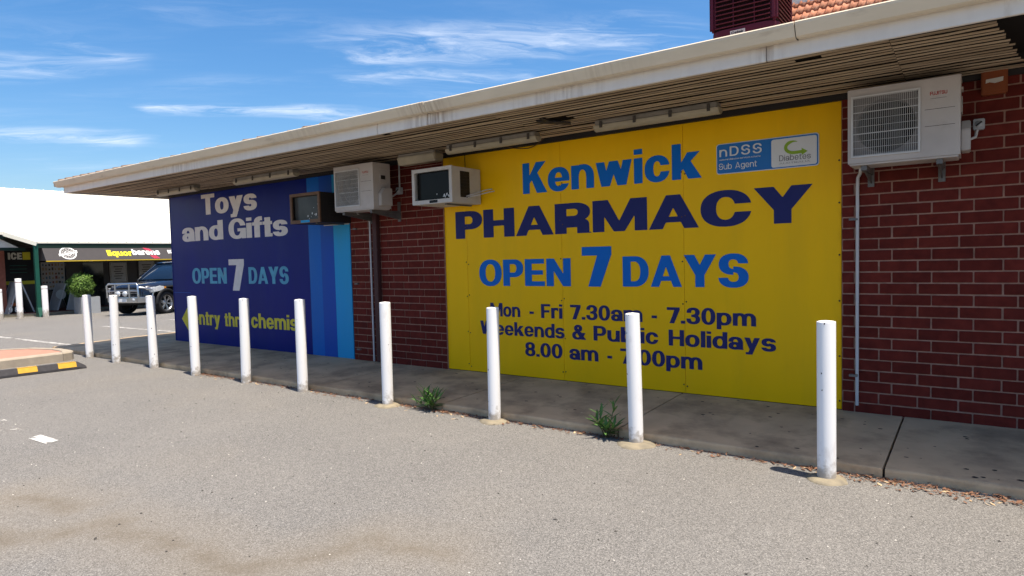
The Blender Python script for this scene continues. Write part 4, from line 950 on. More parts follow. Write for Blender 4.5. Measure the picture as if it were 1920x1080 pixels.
for k in range(13):
    z = .395+k*.06
    for a, b_ in (((-hw*.8, -hd*.985, z), (hw*.8, -hd*.985, z)), ((hw*.985, -hd*.8, z), (hw*.985, hd*.8, z))): MB().bar(a, b_, .035, .012, (0, -.6, 1) if a[1] == b_[1] else (.6, 0, 1)).build('louvre', 'cooler', c)
for x in (-.12, .16): MB().box(x-.006, -hd*.99, .37, x+.006, -hd*.955, 1.17).build('mullion', 'cooler', c)
rbox(-.16, -hd*.995-.006, .262, .04, -hd*.9, .322).build('badge', 'label_white', c)
o = obj('lettering', text_mesh('lettering', 'Celair', 'sign_black', 0, 0, -.145, .022, .275, .034, sw=.22, sh=.18, gap=.06), c); o.location.y = -hd*.995-.008
MB().box(-.25, -.25, -.2, .25, .25, .099).build('duct', 'cooler_dark', c)

# ================================================================== bollards
def bollard(label, x, y, h, r, tilt, foot, group, z=0.0, seed=0, chips=3):
    rr = random.Random(seed); t = thing('bollard', label, 'bollard', (x, y, z), rr.uniform(0, 6), group)
    t.rotation_euler = (tilt[0], tilt[1], 0)
    s = MB().lathe([(r, -.02), (r, h-.006), (r*.985, h), (r*.955, h+.001)], 28); s.build('post', 'bollard_paint', t)
    s = MB().lathe([(r*.954, h-.001), (r*.80, h+.003), (0, h+.008)], 28); s.build('cap', 'bollard_paint', t)
    s = MB()
    for k in range(chips):
        a = rr.uniform(-2.6, -.2); zc = rr.uniform(.12, h-.05) if k % 3 else h-.008; sz = rr.uniform(.003, .008); pts = []
        for j in range(7):
            b = 2*math.pi*j/7; aa = a+sz*math.cos(b)/r*rr.uniform(.4, 1); pts.append(((r+.0012)*math.cos(aa), (r+.0012)*math.sin(aa), min(zc+sz*math.sin(b)*rr.uniform(.4, 1.3), h-.003)))
        s.add(pts, [tuple(range(7))])
    s.build('paint_chips', 'chip', t)
    if foot:
        V = []; n = 26; Fc = []
        for rad, zz in ((r*.9, .022), (foot*.72, .016), (foot, .003), (foot*1.02, -.02)):
            for k in range(n): q = rad*(1+.05*math.sin(k*.9+seed)*(.3 if rad < foot*.7 else 1)+rr.uniform(-.025, .025)*(rad > foot*.7)); V.append((q*math.cos(2*math.pi*k/n), q*math.sin(2*math.pi*k/n), zz))
        for i in range(3): Fc += [(i*n+k, i*n+(k+1) % n, (i+1)*n+(k+1) % n, (i+1)*n+k) for k in range(n)]
        MB().add(V, Fc, True).build('footing', 'footing', t)
    return t
GB = 'white bollards along the edge of the footpath'
BL = [(-11.06, 'far left end bollard of the row, at the corner of the pink paved island', .99, 0, 2), (-10.01, 'second bollard from the far left end, white with dark scuffs down its side', 1.0, 0, 9), (-8.98, 'third bollard from the far left end, in front of the dark car', 1.0, 0, 7),
      (-7.87, 'fourth bollard from the left, covering the arrow on the blue sign', 1.005, .0, 5), (-6.82, 'fifth bollard from the left, covering the word thru on the blue sign', .995, 0, 5), (-5.79, 'sixth bollard from the left, covering the last letters of chemist', 1.0, 0, 3),
      (-4.49, 'bollard standing before the brick pier, between blue and yellow signs', .998, .125, 4), (-3.255, 'white bollard before the word Weekends on the yellow sign', .974, .130, 3), (-1.965, 'white bollard before the word Public, beside a green weed', .965, .145, 3), (-.706, 'nearest and largest white bollard, at the right end of the yellow sign', .963, .115, 3)]
BP = [(-11.14, -1.395, 0.964, -0.004), (-10.149, -1.439, 0.976, 0.018), (-9.108, -1.407, 0.98, -0.0188), (-7.987, -1.435, 0.991, -0.0175), (-6.925, -1.412, 0.98, 0.02), (-5.873, -1.409, 0.986, -0.003), (-4.549, -1.434, 0.984, 0.007), (-3.302, -1.4, 0.962, 0.005), (-2.002, -1.412, 0.952, -0.0136), (-0.719, -1.518, 0.952, -0.001)]
for (x, lb, h, ft, ch), (bx_, by_, bh_, ln_), i in zip(BL, BP, range(10)):
    bollard(lb, bx_, by_, bh_, .0525 if i > 5 else .055, (random.uniform(-.006, .006), ln_), ft, GB, 0, i+1, ch)
for i, (x, y, h, lb) in enumerate(((-23.95, 2.40, .99, 'short white bollard beside the green verandah post'), (-24.30, 1.83, 1.25, 'tall white bollard before the black ice panel'), (-24.55, 1.39, .94, 'white bollard at the left edge of the photo'))):
    bollard(lb, x, y, h, .085, (0, -.012), 0, 'bollards by the far shop', gz(x), 40+i, 0)
    o = [q for q in bpy.data.objects if q.get('label') == lb][0]
    s = MB().lathe([(.0865, h*.90), (.0865, h*.915)], 20); s.build('band', 'poster_red', o)

# ---- wheel stop
ws = thing('wheel_stop', 'black rubber wheel stop with yellow blocks lying on the asphalt', 'wheel stop', (-10.05, -1.88, 0)); d2 = Vector((-.12, -1, 0)).normalized(); nn = Vector((1, -.12, 0)).normalized()
Lw = 1.83; sec = [(-.075, 0), (.075, 0), (.072, .03), (.035, .10), (-.035, .10), (-.072, .03)]
def ws_pt(t_, u, z): p = d2*t_+nn*u; return (p.x, p.y, z)
s = MB(); V = [ws_pt(t_, u, z*k2) for t_, k2 in ((0, .35), (.10, 1), (Lw-.10, 1), (Lw, .35)) for u, z in sec]
s.add(V, [(i*6+k, i*6+(k+1) % 6, (i+1)*6+(k+1) % 6, (i+1)*6+k) for i in range(3) for k in range(6)] + [tuple(range(6))[::-1], tuple(range(18, 24))]); s.build('body', 'rubber', ws, bevel=.006)
for t0 in (.12, .56, 1.0, 1.44):
    s = MB(); e = .0025; off = [(.074, .030), (.036, .101)]
    a = [ws_pt(t_, u+e, z+e) for t_ in (t0, t0+.21) for u, z in [(.0705, .034), (.0365, .0975)]]; s.add(a, [(0, 1, 3, 2)])
    b = [ws_pt(t_, u, z) for t_ in (t0, t0+.21) for u, z in [(.033, .1025), (-.033, .1025)]]; s.add(b, [(0, 1, 3, 2)])
    s.build('yellow_block', 'stop_yellow', ws)

# ---- weeds growing at the kerb
def leaf_mesh(name, m, ln, wd):
    V = []; Fc = []; n = 6
    for i in range(n+1):
        u = i/n; w_ = wd*math.sin(math.pi*min(1, u*.93+.07))**.8*(1-.15*u); z = -.18*ln*u*u
        V += [(u*ln, -w_/2, z+.10*w_), (u*ln, 0, z-.08*w_), (u*ln, w_/2, z+.10*w_)]
    for i in range(n):
        for k in range(2): Fc.append((i*3+k, i*3+k+1, i*3+k+4, i*3+k+3))
    return MB().add(V, Fc, True).mesh(name, m, recalc=False)
lm = leaf_mesh('leaf', 'leaf', .115, .021)
def weed(label, x, y, stems, seed, nl):
    rr = random.Random(seed); t = thing('weed', label, 'plant', (x, y, 0))
    for (dx, dy, hh) in stems:
        base = Vector((rr.uniform(-.02, .02), rr.uniform(-.015, .015), 0)); top = Vector((dx, dy, hh)); mid = (base+top)/2+Vector((rr.uniform(-.01, .01), 0, .015))
        P = [base+(mid-base)*k/3 for k in range(4)]+[mid+(top-mid)*k/3 for k in range(1, 4)]
        MB().tube(P, [.0045-.0004*k for k in range(7)], 6).build('stem', 'stem', t)
        for k in range(nl):
            u = .18+.82*k/(nl-1); i = min(int(u*6), 5); p = P[i].lerp(P[i+1], u*6-i); az = k*2.4+rr.uniform(-.4, .4)
            el_ = .15+.85*u+rr.uniform(-.2, .25); o = obj('leaf', lm, t); o.location = p; s_ = rr.uniform(.75, 1.25)*(1.1-.15*u); o.scale = (s_, s_*rr.uniform(.85, 1.2), s_); o.rotation_euler = (rr.uniform(-.4, .4), -el_, az)
weed('low spreading green weed at the kerb left of the Weekends bollard', -4.06, -1.365, [(-.10, -.01, .13), (.10, .0, .16), (-.03, -.05, .11), (.05, -.07, .09), (-.13, -.06, .06), (.0, .02, .13), (-.06, .0, .17), (.13, -.02, .13)], 5, 9)
weed('taller narrow green weed at the kerb beside the Public bollard', -2.27, -1.365, [(.075, .0, .26), (-.09, -.01, .13), (-.03, -.05, .12), (.03, -.06, .09), (-.06, .01, .17), (.09, -.03, .10)], 11, 9)

# ---- dry litter along the kerb, loose stones on the asphalt
def flakes(name, m, n, fn, s0, s1, seed, lab, cat):
    rr = random.Random(seed); s = MB()
    for _ in range(n):
        x, y, z = fn(rr); a = rr.uniform(0, 6.28); L_ = rr.uniform(s0, s1); w_ = L_*rr.uniform(.2, .5); c_, q = math.cos(a), math.sin(a); h_ = rr.uniform(.001, .010)
        s.add([(x-c_*L_, y-q*L_, z+.002), (x-q*w_, y+c_*w_, z+h_*.6+.002), (x+c_*L_, y+q*L_, z+h_+.002), (x+q*w_, y-c_*w_, z+.003)], [(0, 1, 2, 3)])
    o = s.build(name, m); return tag(o, lab, cat, kind='stuff')
def strip(rr):
    while True:
        x = rr.uniform(-8, 1.5); dens = .35+.65*max(0, math.sin(x*2.3+1)*math.sin(x*.9+2.2)) if x < -.9 else 1
        if rr.random() < dens: return x, edge_y-.010-abs(rr.gauss(0, .042 if x < -.8 else .07)), abs(rr.gauss(0, .005))
flakes('leaf_litter', 'litter', 2600, strip, .006, .022, 1, 'dry reddish leaf litter gathered along the footpath edge', 'litter')
flakes('pale_litter', 'litter_pale', 160, lambda r: (strip(r)[0], edge_y-.03-abs(r.gauss(0, .07)), 0), .008, .028, 2, 'pale dry leaves scattered by the footpath edge', 'litter')
flakes('path_litter', 'litter_pale', 40, lambda r: (r.uniform(-7, .2), r.uniform(-1.27, -.1), .085), .006, .02, 9, 'few pale scraps lying on the footpath', 'litter')
def stones(name, m, n, fn, s0, s1, seed, lab):
    rr = random.Random(seed); s = MB()
    for _ in range(n):
        x, y, z = fn(rr); r_ = rr.uniform(s0, s1); V = []
        for k in range(5): a = k*1.2566+rr.uniform(-.3, .3); V.append((x+r_*math.cos(a), y+r_*.8*math.sin(a), z))
        V.append((x, y, z+r_*.7)); s.add(V, [(k, (k+1) % 5, 5) for k in range(5)])
    tag(s.build(name, m), lab, 'stones', kind='stuff')
lot = lambda r: (r.uniform(-9, .8), -1.5-2.9*r.random()**1.0, 0)
stones('loose_chips', 'debris', 170, lot, .003, .010, 3, 'dark loose chips scattered over the asphalt')
stones('loose_stones', 'gravel_pale', 260, lot, .002, .006, 4, 'pale loose stones scattered over the asphalt')
rr = random.Random(12); s = MB()
tag(flakes('dirt_bits', 'debris', 60, lot, .006, .016, 8, 'dark leaf scraps scattered over the asphalt', 'litter'))

rr = random.Random(33); s = MB()
for _ in range(150):
    x, y = rr.uniform(-11, .8), rr.uniform(-1.28, -.04); r_ = rr.uniform(.006, .020); z = .062+(y-edge_y)*(.026/(.02-edge_y))+.0015
    s.add([(x+r_*math.cos(k)*rr.uniform(.6, 1.2), y+r_*math.sin(k)*rr.uniform(.5, 1), z) for k in [j*.9 for j in range(7)]], [tuple(range(7))])
tag(s.build('gum_spots', 'joint_dirt'), 'dark gum spots trodden into the footpath', 'stains', kind='stuff')

# ================================================================== shop across the car park
FZ = -.06
s = MB(); fpoly = [(-26.5, -9), (-26.2, 1.5), (-25.05, 2.6), (-25.2, 3.9), (-26.2, 5.0), (-26.2, 16), (-34, 16), (-34, -9)]
s.prism(fpoly, 'z', -.4, FZ); vf = s.build('verandah_floor', 'paving_red'); tag(vf, kind='structure')
ke = MB()
for a, b in zip(fpoly[:5], fpoly[1:6]):
    a, b = Vector((*a, FZ-.045)), Vector((*b, FZ-.045)); ke.bar(a, b, .10, .10)
kb = ke.build('painted_kerb', 'footing'); tag(kb, kind='structure')

S = thing('liquor_shop', 'low shop with cream metal roof, dark sign awning and green verandah posts', 'building', (-27.2, 5, FZ))
def sl_(mbx): mbx.v = [(a+27.2, b-5, c-FZ) for a, b, c in mbx.v]; return mbx
sl_(rbox(-34, 2.2, FZ, -27.2, 16, 2.25)).build('wall', 'shop_wall', S)
sl_(rbox(-33, -9, FZ, -26.7, 2.19, 2.25)).build('wall', 'shop_brick', S)
# cream roof: thick sheet with ribs
EZ, EXx, RX, RZ = 2.262, -24.42, -28.0, 4.29
def rp(x): return EZ+(EXx-x)*(RZ-EZ)/(EXx-RX)
rpoly = [(EXx, 16), (EXx, 2.38), (-25.02, 1.75), (-25.02, -9), (RX, -9), (RX, 16)]
s = MB(); n_ = len(rpoly); s.add([(x, y, rp(x)) for x, y in rpoly] + [(x, y, rp(x)-.05) for x, y in rpoly], [tuple(range(n_)), tuple(range(2*n_-1, n_-1, -1))] + [(i, (i+1) % n_, n_+(i+1) % n_, n_+i) for i in range(n_)])
sl_(s).build('roof', 'shop_roof', S)
sl_(MB().prism([(RX-.001, RZ), (-31.6, EZ), (-31.6, EZ-.05), (RX-.001, RZ-.05)], 'y', -9, 16)).build('rear_roof', 'shop_roof', S)
rb = MB()
for k in range(46):
    y = 2.42+k*.3; rb.bar((EXx, y, EZ+.006), (RX, y, RZ+.006), .03, .03, (0, 0, 1))
rf = sl_(rb).build('roof_ribs', 'shop_roof', S); tag(rf, kind='stuff')
sl_(rbox(EXx-.16, 2.36, EZ-.20, EXx-.02, 16, EZ-.055)).build('eave_beam', 'shop_fascia', S)
# raked corner on the left: barge, white infill, set back eave
sl_(MB().bar((EXx+.03, 2.41, rp(EXx)-.07), (-25.0, 1.72, rp(-25.02)-.07), .03, .13, (0, 0, 1))).build('barge_board', 'shop_roof', S)
sl_(rbox(-25.0, -9, rp(-25.02)-.10, -24.97, 1.72, rp(-25.02)-.01)).build('eave_trim', 'shop_roof', S)
sl_(rbox(-25.14, -9, rp(-25.02)-.22, -25.03, 1.80, rp(-25.02)-.105)).build('eave_beam', 'shop_fascia', S)
sl_(MB().prism([(1.60, 2.10), (2.16, 2.10), (1.60, 2.42)], 'x', -25.2, -25.16)).build('gable_infill', 'shop_white', S)
sl_(rbox(-25.2, 1.6, 2.0, -25.15, 2.34, 2.095)).build('gable_beam', 'shop_fascia', S)
# green posts with splayed feet
for y in (2.40, -2.55, 7.9, 12.6):
    s = MB().box(-24.54, y-.055, gz(-24.5), -24.43, y+.055, 2.20); 
    pst = sl_(s).build('post', 'shop_green', S)
    sl_(MB().prism([(-24.56, gz(-24.5)), (-24.28, gz(-24.5)), (-24.425, gz(-24.5)+.30), (-24.56, gz(-24.5)+.30)], 'y', y-.06, y+.06)).build('post_foot', 'shop_green', pst)
# brick pier and ice panel left of the door
sl_(rbox(-26.45, .3, FZ, -26.0, 2.02, 2.02)).build('brick_pier', 'shop_brick', S)
icp = sl_(rbox(-26.55, 2.03, .96, -26.50, 3.05, 2.12)).build('ice_panel', 'sign_black', S)
sl_(rbox(-26.55, 2.03, FZ, -26.50, 3.05, .955)).build('panel_base', 'shop_wall', S)
sl_(rbox(-26.499, 2.10, .885, -26.45, 2.98, 1.0)).build('yellow_rail', 'ice_yellow', S)
sl_(rbox(-26.499, 2.68, 1.72, -26.49, 2.90, 1.98)).build('yellow_square', 'ice_yellow', S)
for k in range(3): sl_(rbox(-26.499, 2.30, 1.52-k*.12, -26.49, 2.78, 1.535-k*.12)).build('panel_line', 'aframe_green', S)
def ytext(par, s_, m, X, y0, y1, z0, H, **k):
    """lettering facing +x"""
    me = text_mesh('lettering', s_, m, 0, 0, y0, y1, z0, H, **k); me.transform(Matrix.Rotation(math.pi/2, 4, 'Z')); o = obj('lettering', me, par)
    l = par.matrix_basis.translation if par.parent is None else Vector((0, 0, 0)); o.location = (X-l.x, -l.y, -l.z); return o
S_loc = Vector((-27.2, 5, FZ))
ytext(S, 'ICE', 'ice_text', -26.495, 2.262, 2.665, 1.735, .23, sw=.30, sh=.22)
# sign awning
AT, ABt = (-24.50, 2.14), (-24.16, 1.65)
aw = MB().prism([(AT[0], AT[1]), (ABt[0], ABt[1]), (ABt[0]-.02, ABt[1]), (AT[0]-.02, AT[1])], 'y', 2.56, 16); awo = sl_(aw).build('awning', 'awning', S)
sl_(MB().add([(AT[0]-.01, 2.555, AT[1]), (ABt[0]-.01, 2.555, ABt[1]), (-24.7, 2.555, ABt[1]), (-24.7, 2.555, AT[1])], [(0, 1, 2, 3)])).build('awning_cheek', 'awning', S)
sl_(rbox(ABt[0]-.015, 2.56, ABt[1]-.035, ABt[0]+.012, 16, ABt[1]-.002)).build('awning_trim', 'awning_yellow', S)
tilt = math.atan2(AT[0]-ABt[0], AT[1]-ABt[1])
def aw_mesh(me, par=awo):
    """flat drawing in (along, up) metres laid on the sloping awning face"""
    L_ = math.hypot(AT[0]-ABt[0], AT[1]-ABt[1]); ux, uz = (AT[0]-ABt[0])/L_, (AT[1]-ABt[1])/L_; nx, nz_ = uz, -ux
    for v in me.vertices:
        a, u = v.co.x, v.co.z; v.co = (ABt[0]+ux*u+nx*.006+27.2, a-5, ABt[1]+uz*u+nz_*.006-FZ)
    me.update(); return me
def aw_text(s_, m, y0, y1, u0, H, **k): obj('lettering', aw_mesh(text_mesh('lettering', s_, m, 0, 0, y0, y1, u0, H, **k)), awo)
aw_text('liquor', 'sign_yellow', 4.425, 5.235, .155, .25, sw=.26, sh=.19, gap=.03)
aw_text('barons', 'sign_white', 5.25, 6.20, .19, .25, sw=.26, sh=.19, gap=.03)
aw_text('KENWICK', 'sign_white', 6.50, 8.3, .24, .155, sw=.26, sh=.19, gap=.5)
def aw_poly(pts, m, name):
    me = bpy.data.meshes.new(name); me.from_pydata([(a, 0, u) for a, u in pts], [], [tuple(range(len(pts)))]); me.materials.append(MATS[m]); obj(name, aw_mesh(me), awo)
for k in range(3):
    a = 5.66+k*.075
    aw_poly([(a, .36), (a+.05, .36), (a+.13, .47), (a+.08, .47)][::1] if 0 else [(a, .50-k*.02), (a+.045, .52-k*.02), (a+.20, .33), (a+.155, .31)], 'sign_red', 'red_stroke')
    aw_poly([(a+.16, .155), (a+.205, .17), (a+.33, .03), (a+.285, .015)], 'sign_red', 'red_stroke')
# round seal with banner
def ring_mesh(cx, cu, r0, r1, m, name, n=40, gapf=None):
    V = []; Fc = []
    for k in range(n):
        a = 2*math.pi*k/n; V += [(cx+r0*math.cos(a), 0, cu+r0*math.sin(a)), (cx+r1*math.cos(a), 0, cu+r1*math.sin(a))]
    for k in range(n):
        if gapf and not gapf(k): continue
        j = (k+1) % n; Fc.append((2*k, 2*j, 2*j+1, 2*k+1))
    me = bpy.data.meshes.new(name); me.from_pydata(V, [], Fc); me.materials.append(MATS[m]); obj(name, aw_mesh(me), awo)
ring_mesh(3.25, .285, .205, .245, 'sign_white', 'seal_ring'); ring_mesh(3.25, .285, .135, .185, 'poster', 'seal_ring', gapf=lambda k: k % 3); ring_mesh(3.25, .285, .085, .105, 'sign_white', 'seal_ring')
L0 = [(2.97, .165), (3.53, .305), (3.53, .405), (2.97, .265)]
me = bpy.data.meshes.new('seal_banner'); me.from_pydata([(a, -.0, u) for a, u in L0], [], [(0, 1, 2, 3)]); me.materials.append(MATS['sign_white'])
o = obj('seal_banner', aw_mesh(me), awo); o.location.x = .004
me = text_mesh('lettering', 'DRINK LOCAL' if 0 else '---------', 'awning', 0, 0, 3.03, 3.47, 0, .09, sw=.2, sh=.3, gap=.08)
for v in me.vertices: v.co.z += .215+(v.co.x-3.03)*.25
o = obj('banner_marks', aw_mesh(me), awo); o.location.x = .008
# shop front: glazing, posters, light window frames
sl_(rbox(-27.19, 4.75, FZ+.02, -27.15, 5.45, 1.95)).build('door', 'shop_glass', S)
for nm, y0, y1, z0, z1, pm in (('poster_board', 3.41, 4.15, .64, 1.63, 'poster'), ('window_poster', 5.72, 6.26, .84, 1.55, 'poster'), ('window_poster', 6.76, 7.32, .94, 1.60, 'poster')):
    fr = sl_(rbox(-27.19, y0-.05, z0-.05, -27.16, y1+.05, z1+.05)).build('window_frame', 'shop_glass', S)
    sl_(rbox(-27.159, y0, z0, -27.15, y1, z1)).build(nm, pm, fr)
    if nm == 'poster_board':
        rr = random.Random(4); mm = {'poster_red': MB(), 'poster_blue': MB(), 'poster_tan': MB(), 'shop_wall': MB()}
        for r_ in range(6):
            for c_ in range(7):
                y = y0+.04+c_*.098; z = z1-.14-r_*.155; mm[rr.choice(list(mm))].box(-27.149, y, z, -27.147, y+rr.uniform(.04, .075), z+rr.uniform(.05, .11))
        for k, v in mm.items(): tag(sl_(v).build('poster_print', k, fr), kind='stuff')
    else:
        s = MB()
        for k in range(6): s.box(-27.149, y0+.10+.04*(k % 2), z1-.16-k*.09, -27.147, y1-.10-.04*(k % 3), z1-.125-k*.09)
        tag(sl_(s).build('poster_print', 'shop_wall', fr), kind='stuff')
sl_(rbox(-27.12, 4.98, 1.63, -27.05, 5.06, 1.70)).build('door_light', 'sign_white', S)

# ---- A-frame boards
def a_frame(label, x, y, h, wd, rz, m, panel):
    t = thing('a_frame_board', label, 'sign', (x, y, FZ), rz); sp = h*.36
    for sg, mm in ((1, m), (-1, 'poster')):
        s = MB(); a = Vector((0, sg*sp, 0)); b = Vector((0, sg*.02, h)); s.bar(a, b, wd, .02, (0, 1, 0)); s.build('leaf_board', mm, t)
    d_ = Vector((0, .02-sp, h)).normalized(); nrm = Vector((0, d_.z, -d_.y)); 
    for sg in (1, -1):
        for xx in (-wd/2, wd/2): MB().bar((xx, sg*sp, 0), (xx, sg*.02, h), .03, .035, (0, 1, 0)).build('frame_rail', 'switch_grey', t)
    return t
a1 = a_frame('tall A-frame board with pale rails under the ice panel', -26.05, 2.30, 1.05, .55, R(8), 'shop_wall', None)
a2 = a_frame('green A-frame board with pale oval, beside the poster window', -26.3, 3.72, .92, .55, R(10), 'aframe_green', None)
a3 = a_frame('black A-frame board with price digits half hidden by the clipped bush', -25.75, 4.05, .80, .5, R(25), 'sign_black', None)
for root, s_, m in ((a1, '928', 'sign_white'), (a3, '99', 'sign_white')):
    me = text_mesh('lettering', s_, m, 0, 0, -.14, .14, .04, .16, sw=.2, sh=.15); me.transform(Matrix.Rotation(math.pi/2, 4, 'Z')); o = obj('lettering', me, root); o.location = (.29, -.24, .02)
rbox(.285, -.30, .26, .288, -.05, .36).build('orange_band', 'orange_box', a1); rbox(.262, -.24, .25, .265, -.02, .42).build('yellow_band', 'awning_yellow', a3)
MB().lathe([(0, .288), (.17, .286)], 24, 'x', (0, -.20, .55)).build('oval', 'aframe_pale', a2)

# ---- clipped bushes in grey boxes
def leaf_ball(name, m, n, rx, rz_, seed, cz):
    rr = random.Random(seed); s = MB()
    for _ in range(n):
        v = Vector((rr.gauss(0, 1), rr.gauss(0, 1), rr.gauss(0, 1))).normalized(); lump = 1+.12*math.sin(v.x*7+seed)*math.sin(v.y*6+1)+.09*math.sin(v.z*9+v.x*4); q = rr.uniform(.70, 1.05)*lump*(1.12 if rr.random() < .04 else 1)
        p = Vector((v.x*rx*q, v.y*rx*q, cz+v.z*rz_*q)); a = Vector((rr.gauss(0, 1), rr.gauss(0, 1), rr.gauss(0, 1))).normalized(); b = v.cross(a).normalized(); a = (a+v*.3).normalized(); L_ = rr.uniform(.018, .034)
        s.add([p-a*L_, p+b*L_*.5, p+a*L_, p-b*L_*.5], [(0, 1, 2, 3)])
    return s
def bush(label, x, y, zb, r, seed, n):
    t = thing('clipped_bush', label, 'bush', (x, y, zb))
    leaf_ball('crown', 'bush', n, r, r*1.02, seed, r+.03).build('crown', 'bush', t, recalc=False)
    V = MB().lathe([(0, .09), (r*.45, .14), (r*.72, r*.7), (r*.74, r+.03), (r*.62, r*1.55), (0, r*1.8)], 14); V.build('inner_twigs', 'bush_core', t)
    MB().tube([(0, 0, -.1), (0, 0, r)], .03, 7).build('trunk', 'bark', t)
def planter(label, x, y, wd, h, z):
    t = thing('planter_box', label, 'planter', (x, y, z)); hw_ = wd/2
    s = MB()
    for a in ((-hw_, -hw_, hw_, -hw_+.04), (-hw_, hw_-.04, hw_, hw_), (-hw_, -hw_+.04, -hw_+.04, hw_-.04), (hw_-.04, -hw_+.04, hw_, hw_-.04)): s.box(a[0], a[1], 0, a[2], a[3], h)
    s.build('box', 'planter_grey', t); rbox(-hw_+.04, -hw_+.04, 0, hw_-.04, hw_-.04, h-.05).build('soil', 'bark', t)
planter('square grey planter box on the asphalt before the shop', -24.45, 3.78, .58, .56, gz(-24.45)-.002)
bush('round clipped green bush in the grey planter box', -24.45, 3.62, .39, .385, 3, 5200)
planter('grey planter box hidden behind the dark car', -24.9, 6.25, .58, .56, gz(-24.9)-.002)
bush('clipped green bush showing above the bonnet of the dark car', -24.9, 6.22, .43, .36, 8, 3000)

# ================================================================== four wheel drive car
K = .86
car_h = Vector((.36, -.933, 0)).normalized(); ang = math.atan2(car_h.y, car_h.x); left = Vector((-car_h.y, car_h.x, 0))
cpos = Vector((-20.65, 4.45, gz(-20.7))) - left*.80*K
CAR = thing('parked_car', 'dark blue four wheel drive with silver bull bar, front half beyond the blue sign', 'car', cpos, ang)
CAR.scale = (K, K, K)
def loft(st, m, name, parent=CAR, caps=True):
    """stations: (x, half width, z low, z high, top half width, roundness)"""
    V = []; Fc = []; n = 0
    for x, hw_, z0, z1, tw, rd in st:
        P = [(-tw+rd, z1), (-tw, z1-rd), (-hw_, z0+(z1-z0)*.45), (-hw_, z0+.05), (-hw_+.05, z0), (hw_-.05, z0), (hw_, z0+.05), (hw_, z0+(z1-z0)*.45), (tw, z1-rd), (tw-rd, z1), (tw*.4, z1+.012), (-tw*.4, z1+.012)]
        n = len(P); V += [(x, a, b) for a, b in P]
    for i in range(len(st)-1): Fc += [(i*n+k, i*n+(k+1) % n, (i+1)*n+(k+1) % n, (i+1)*n+k) for k in range(n)]
    if caps: Fc += [tuple(range(n)), tuple(range((len(st)-1)*n, len(st)*n))[::-1]]
    return MB().add(V, Fc, True).build(name, m, parent, bevel=0)
body = loft([(.80, .80, .50, .98, .72, .06), (.72, .88, .45, 1.06, .78, .07), (.45, .93, .95, 1.11, .82, .08), (-.45, .95, .95, 1.17, .86, .07), (-.62, .955, .42, 1.19, .87, .06), (-1.2, .96, .40, 1.20, .88, .05), (-2.25, .96, .40, 1.20, .88, .05), (-2.42, .96, .95, 1.20, .88, .05), (-3.25, .96, .95, 1.20, .88, .05), (-3.42, .95, .48, 1.20, .88, .06), (-3.78, .92, .50, 1.18, .86, .08), (-3.86, .85, .55, 1.10, .80, .08)], 'car_paint', 'body')
loft([(-.55, .84, 1.19, 1.21, .80, .01), (-1.35, .84, 1.19, 1.80, .66, .05), (-1.7, .84, 1.19, 1.86, .67, .05), (-3.3, .84, 1.19, 1.84, .66, .06), (-3.78, .82, 1.17, 1.22, .76, .02)], 'car_glass', 'glasshouse')
loft([(-1.30, .68, 1.795, 1.815, .655, .02), (-1.75, .70, 1.85, 1.89, .66, .02), (-3.25, .70, 1.84, 1.88, .66, .02), (-3.42, .68, 1.74, 1.78, .65, .02)], 'car_paint', 'roof_panel')
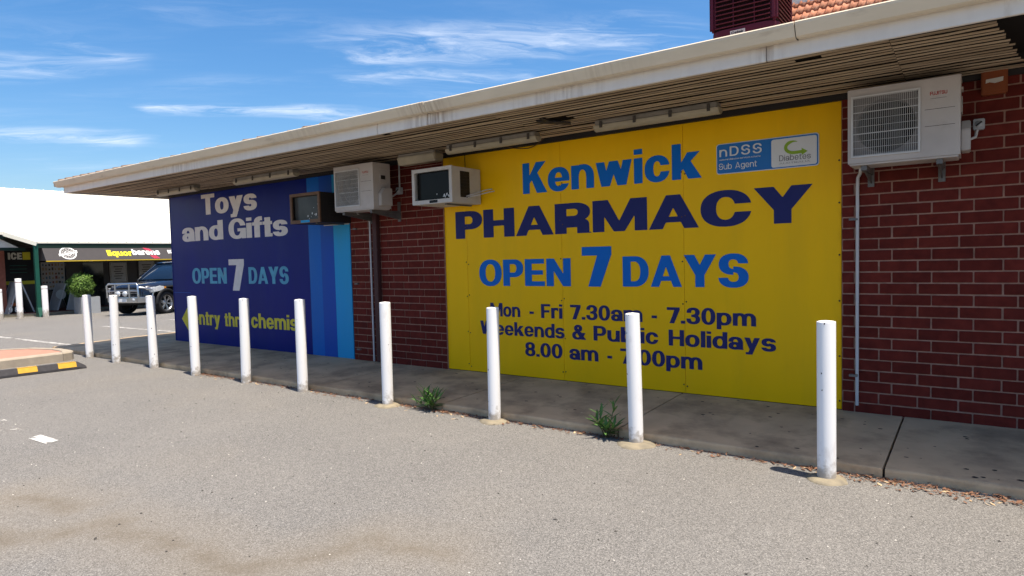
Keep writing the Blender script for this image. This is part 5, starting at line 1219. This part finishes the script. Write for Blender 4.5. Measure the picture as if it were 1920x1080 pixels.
for sg in (-1, 1):
    MB().bar((-.56, sg*.835, 1.20), (-1.36, sg*.675, 1.80), .05, .06, (0, 1, .2)).build('screen_pillar', 'car_paint', CAR)
    for xx, xt in ((-2.0, -2.02), (-3.0, -3.05)): MB().bar((xx, sg*.85, 1.20), (xt, sg*.68, 1.83), .09, .03, (1, 0, 0)).build('door_pillar', 'car_black', CAR)
    for xx in (-1.05, -2.02, -2.95): MB().box(xx-.006, sg*.957-.006, .48, xx+.006, sg*.957+.006, 1.14).build('door_gap', 'car_black', CAR)
    for xx in (-1.75, -2.70): MB().box(xx-.09, min(sg*.955, sg*.985), 1.02, xx+.09, max(sg*.955, sg*.985), 1.05).build('door_handle', 'chrome', CAR, bevel=.006)
    mr = MB().box(-1.12, min(sg*.98, sg*1.20), 1.22, -.98, max(sg*.98, sg*1.20), 1.42).build('mirror', 'car_paint', CAR, bevel=.04)
    MB().bar((-1.05, sg*.88, 1.24), (-1.05, sg*1.0, 1.28), .06, .04).build('mirror_arm', 'car_black', mr)
    # wheel arch flares
    for ax_ in (0, -2.85):
        V = []; Fc = []
        for k in range(17):
            a = math.pi*k/16; 
            for rr_, yy in ((.44, .90), (.44, .995), (.50, .99), (.52, .94)): V.append((ax_+rr_*math.cos(a), sg*yy, .40+rr_*math.sin(a)*1.02))
        for k in range(16): Fc += [(k*4+j, k*4+j+1, (k+1)*4+j+1, (k+1)*4+j) for j in range(3)]
        MB().add(V, Fc, True).build('arch_flare', 'car_black', CAR)
    hl = MB().prism([(.10, .86), (.68, .80), (.70, .96), (.30, 1.03), (.08, 1.00)], 'y', min(sg*.80, sg*.952), max(sg*.80, sg*.952)); hl.build('headlight', 'lamp_glass', CAR, bevel=.015)
    MB().box(.02, min(sg*.90, sg*.958), .93, .11, max(sg*.90, sg*.958), .99).build('indicator', 'amber', CAR)
    for ax_ in (0, -2.85):
        wl = obj('wheel', MB().lathe([(.10, -.02), (.12, .035), (.0, .04)], 16, 'y', (0, 0, 0)).mesh('hub', 'alloy'), CAR); wl.location = (ax_, sg*.83, .40); wl.rotation_euler.z = 0 if sg > 0 else math.pi
        MB().lathe([(.285, -.13), (.385, -.125), (.402, -.09), (.402, .09), (.385, .125), (.285, .13), (.28, .10), (.28, -.10), (.285, -.13)], 36, 'y').build('tyre', 'tyre', wl)
        s = MB().lathe([(.28, .10), (.262, .085), (.262, -.08)], 36, 'y')
        s.build('rim', 'alloy', wl)
        MB().lathe([(.262, -.02), (0, -.02)], 24, 'y').build('brake_disc', 'car_black', wl)
        for k in range(6):
            a = 2*math.pi*k/6+.25
            for da in (-.13, .13): MB().bar((.06*math.cos(a), .05, .06*math.sin(a)), (.27*math.cos(a+da), .075, .27*math.sin(a+da)), .022, .03, (0, 1, 0)).build('spoke', 'alloy', wl)
    MB().box(-.55, sg*.70-.25 if sg < 0 else .55, .40, .55, sg*.70+.15 if sg < 0 else .90, 1.0).build('arch_liner', 'car_black', CAR) if 0 else None
MB().box(-.60, -.72, .35, .60, .72, .96).build('engine_bay', 'car_black', CAR)
MB().box(-3.4, -.72, .35, -2.4, .72, .96).build('rear_floor', 'car_black', CAR)
# grille, bull bar and bumper
MB().box(.792, -.58, .74, .815, .58, .97).build('grille', 'car_black', CAR)
for z in (.79, .85, .91): MB().box(.816, -.55, z-.012, .835, .55, z+.012).build('grille_bar', 'chrome', CAR)
bb = MB().prism([(.70, -.92), (1.02, -.62), (1.02, .62), (.70, .92), (.62, .92), (.70, .60), (.70, -.60), (.62, -.92)], 'z', .46, .66).build('bull_bar', 'chrome', CAR, bevel=.03)
def tb(pts, r=.032): MB().tube(pts, r, 10).build('tube', 'chrome', bb)
tb([(.98, -.66, .64), (1.00, -.66, 1.06), (.98, -.60, 1.13), (.98, .60, 1.13), (1.00, .66, 1.06), (.98, .66, .64)], .036)
tb([(1.0, -.30, .64), (1.0, -.30, 1.13)]); tb([(1.0, .30, .64), (1.0, .30, 1.13)])
tb([(1.0, -.66, .88), (1.0, .66, .88)], .02)
for sg in (-1, 1):
    tb([(.98, sg*.66, 1.00), (.90, sg*.80, .98), (.66, sg*.93, .92), (.60, sg*.94, .80), (.66, sg*.93, .66)], .03)
    MB().lathe([(.0, 1.035), (.055, 1.03), (.07, 1.0)], 14, 'x', (0, sg*.48, .56)).build('fog_lamp', 'lamp_glass', bb)
    MB().lathe([(.0, 1.075), (.085, 1.07), (.10, 1.03), (.06, .98)], 16, 'x', (0, sg*.15, .78)).build('driving_lamp', 'lamp_glass', bb)
MB().box(1.021, -.19, .50, 1.026, .19, .61).build('number_plate', 'sign_white', bb)
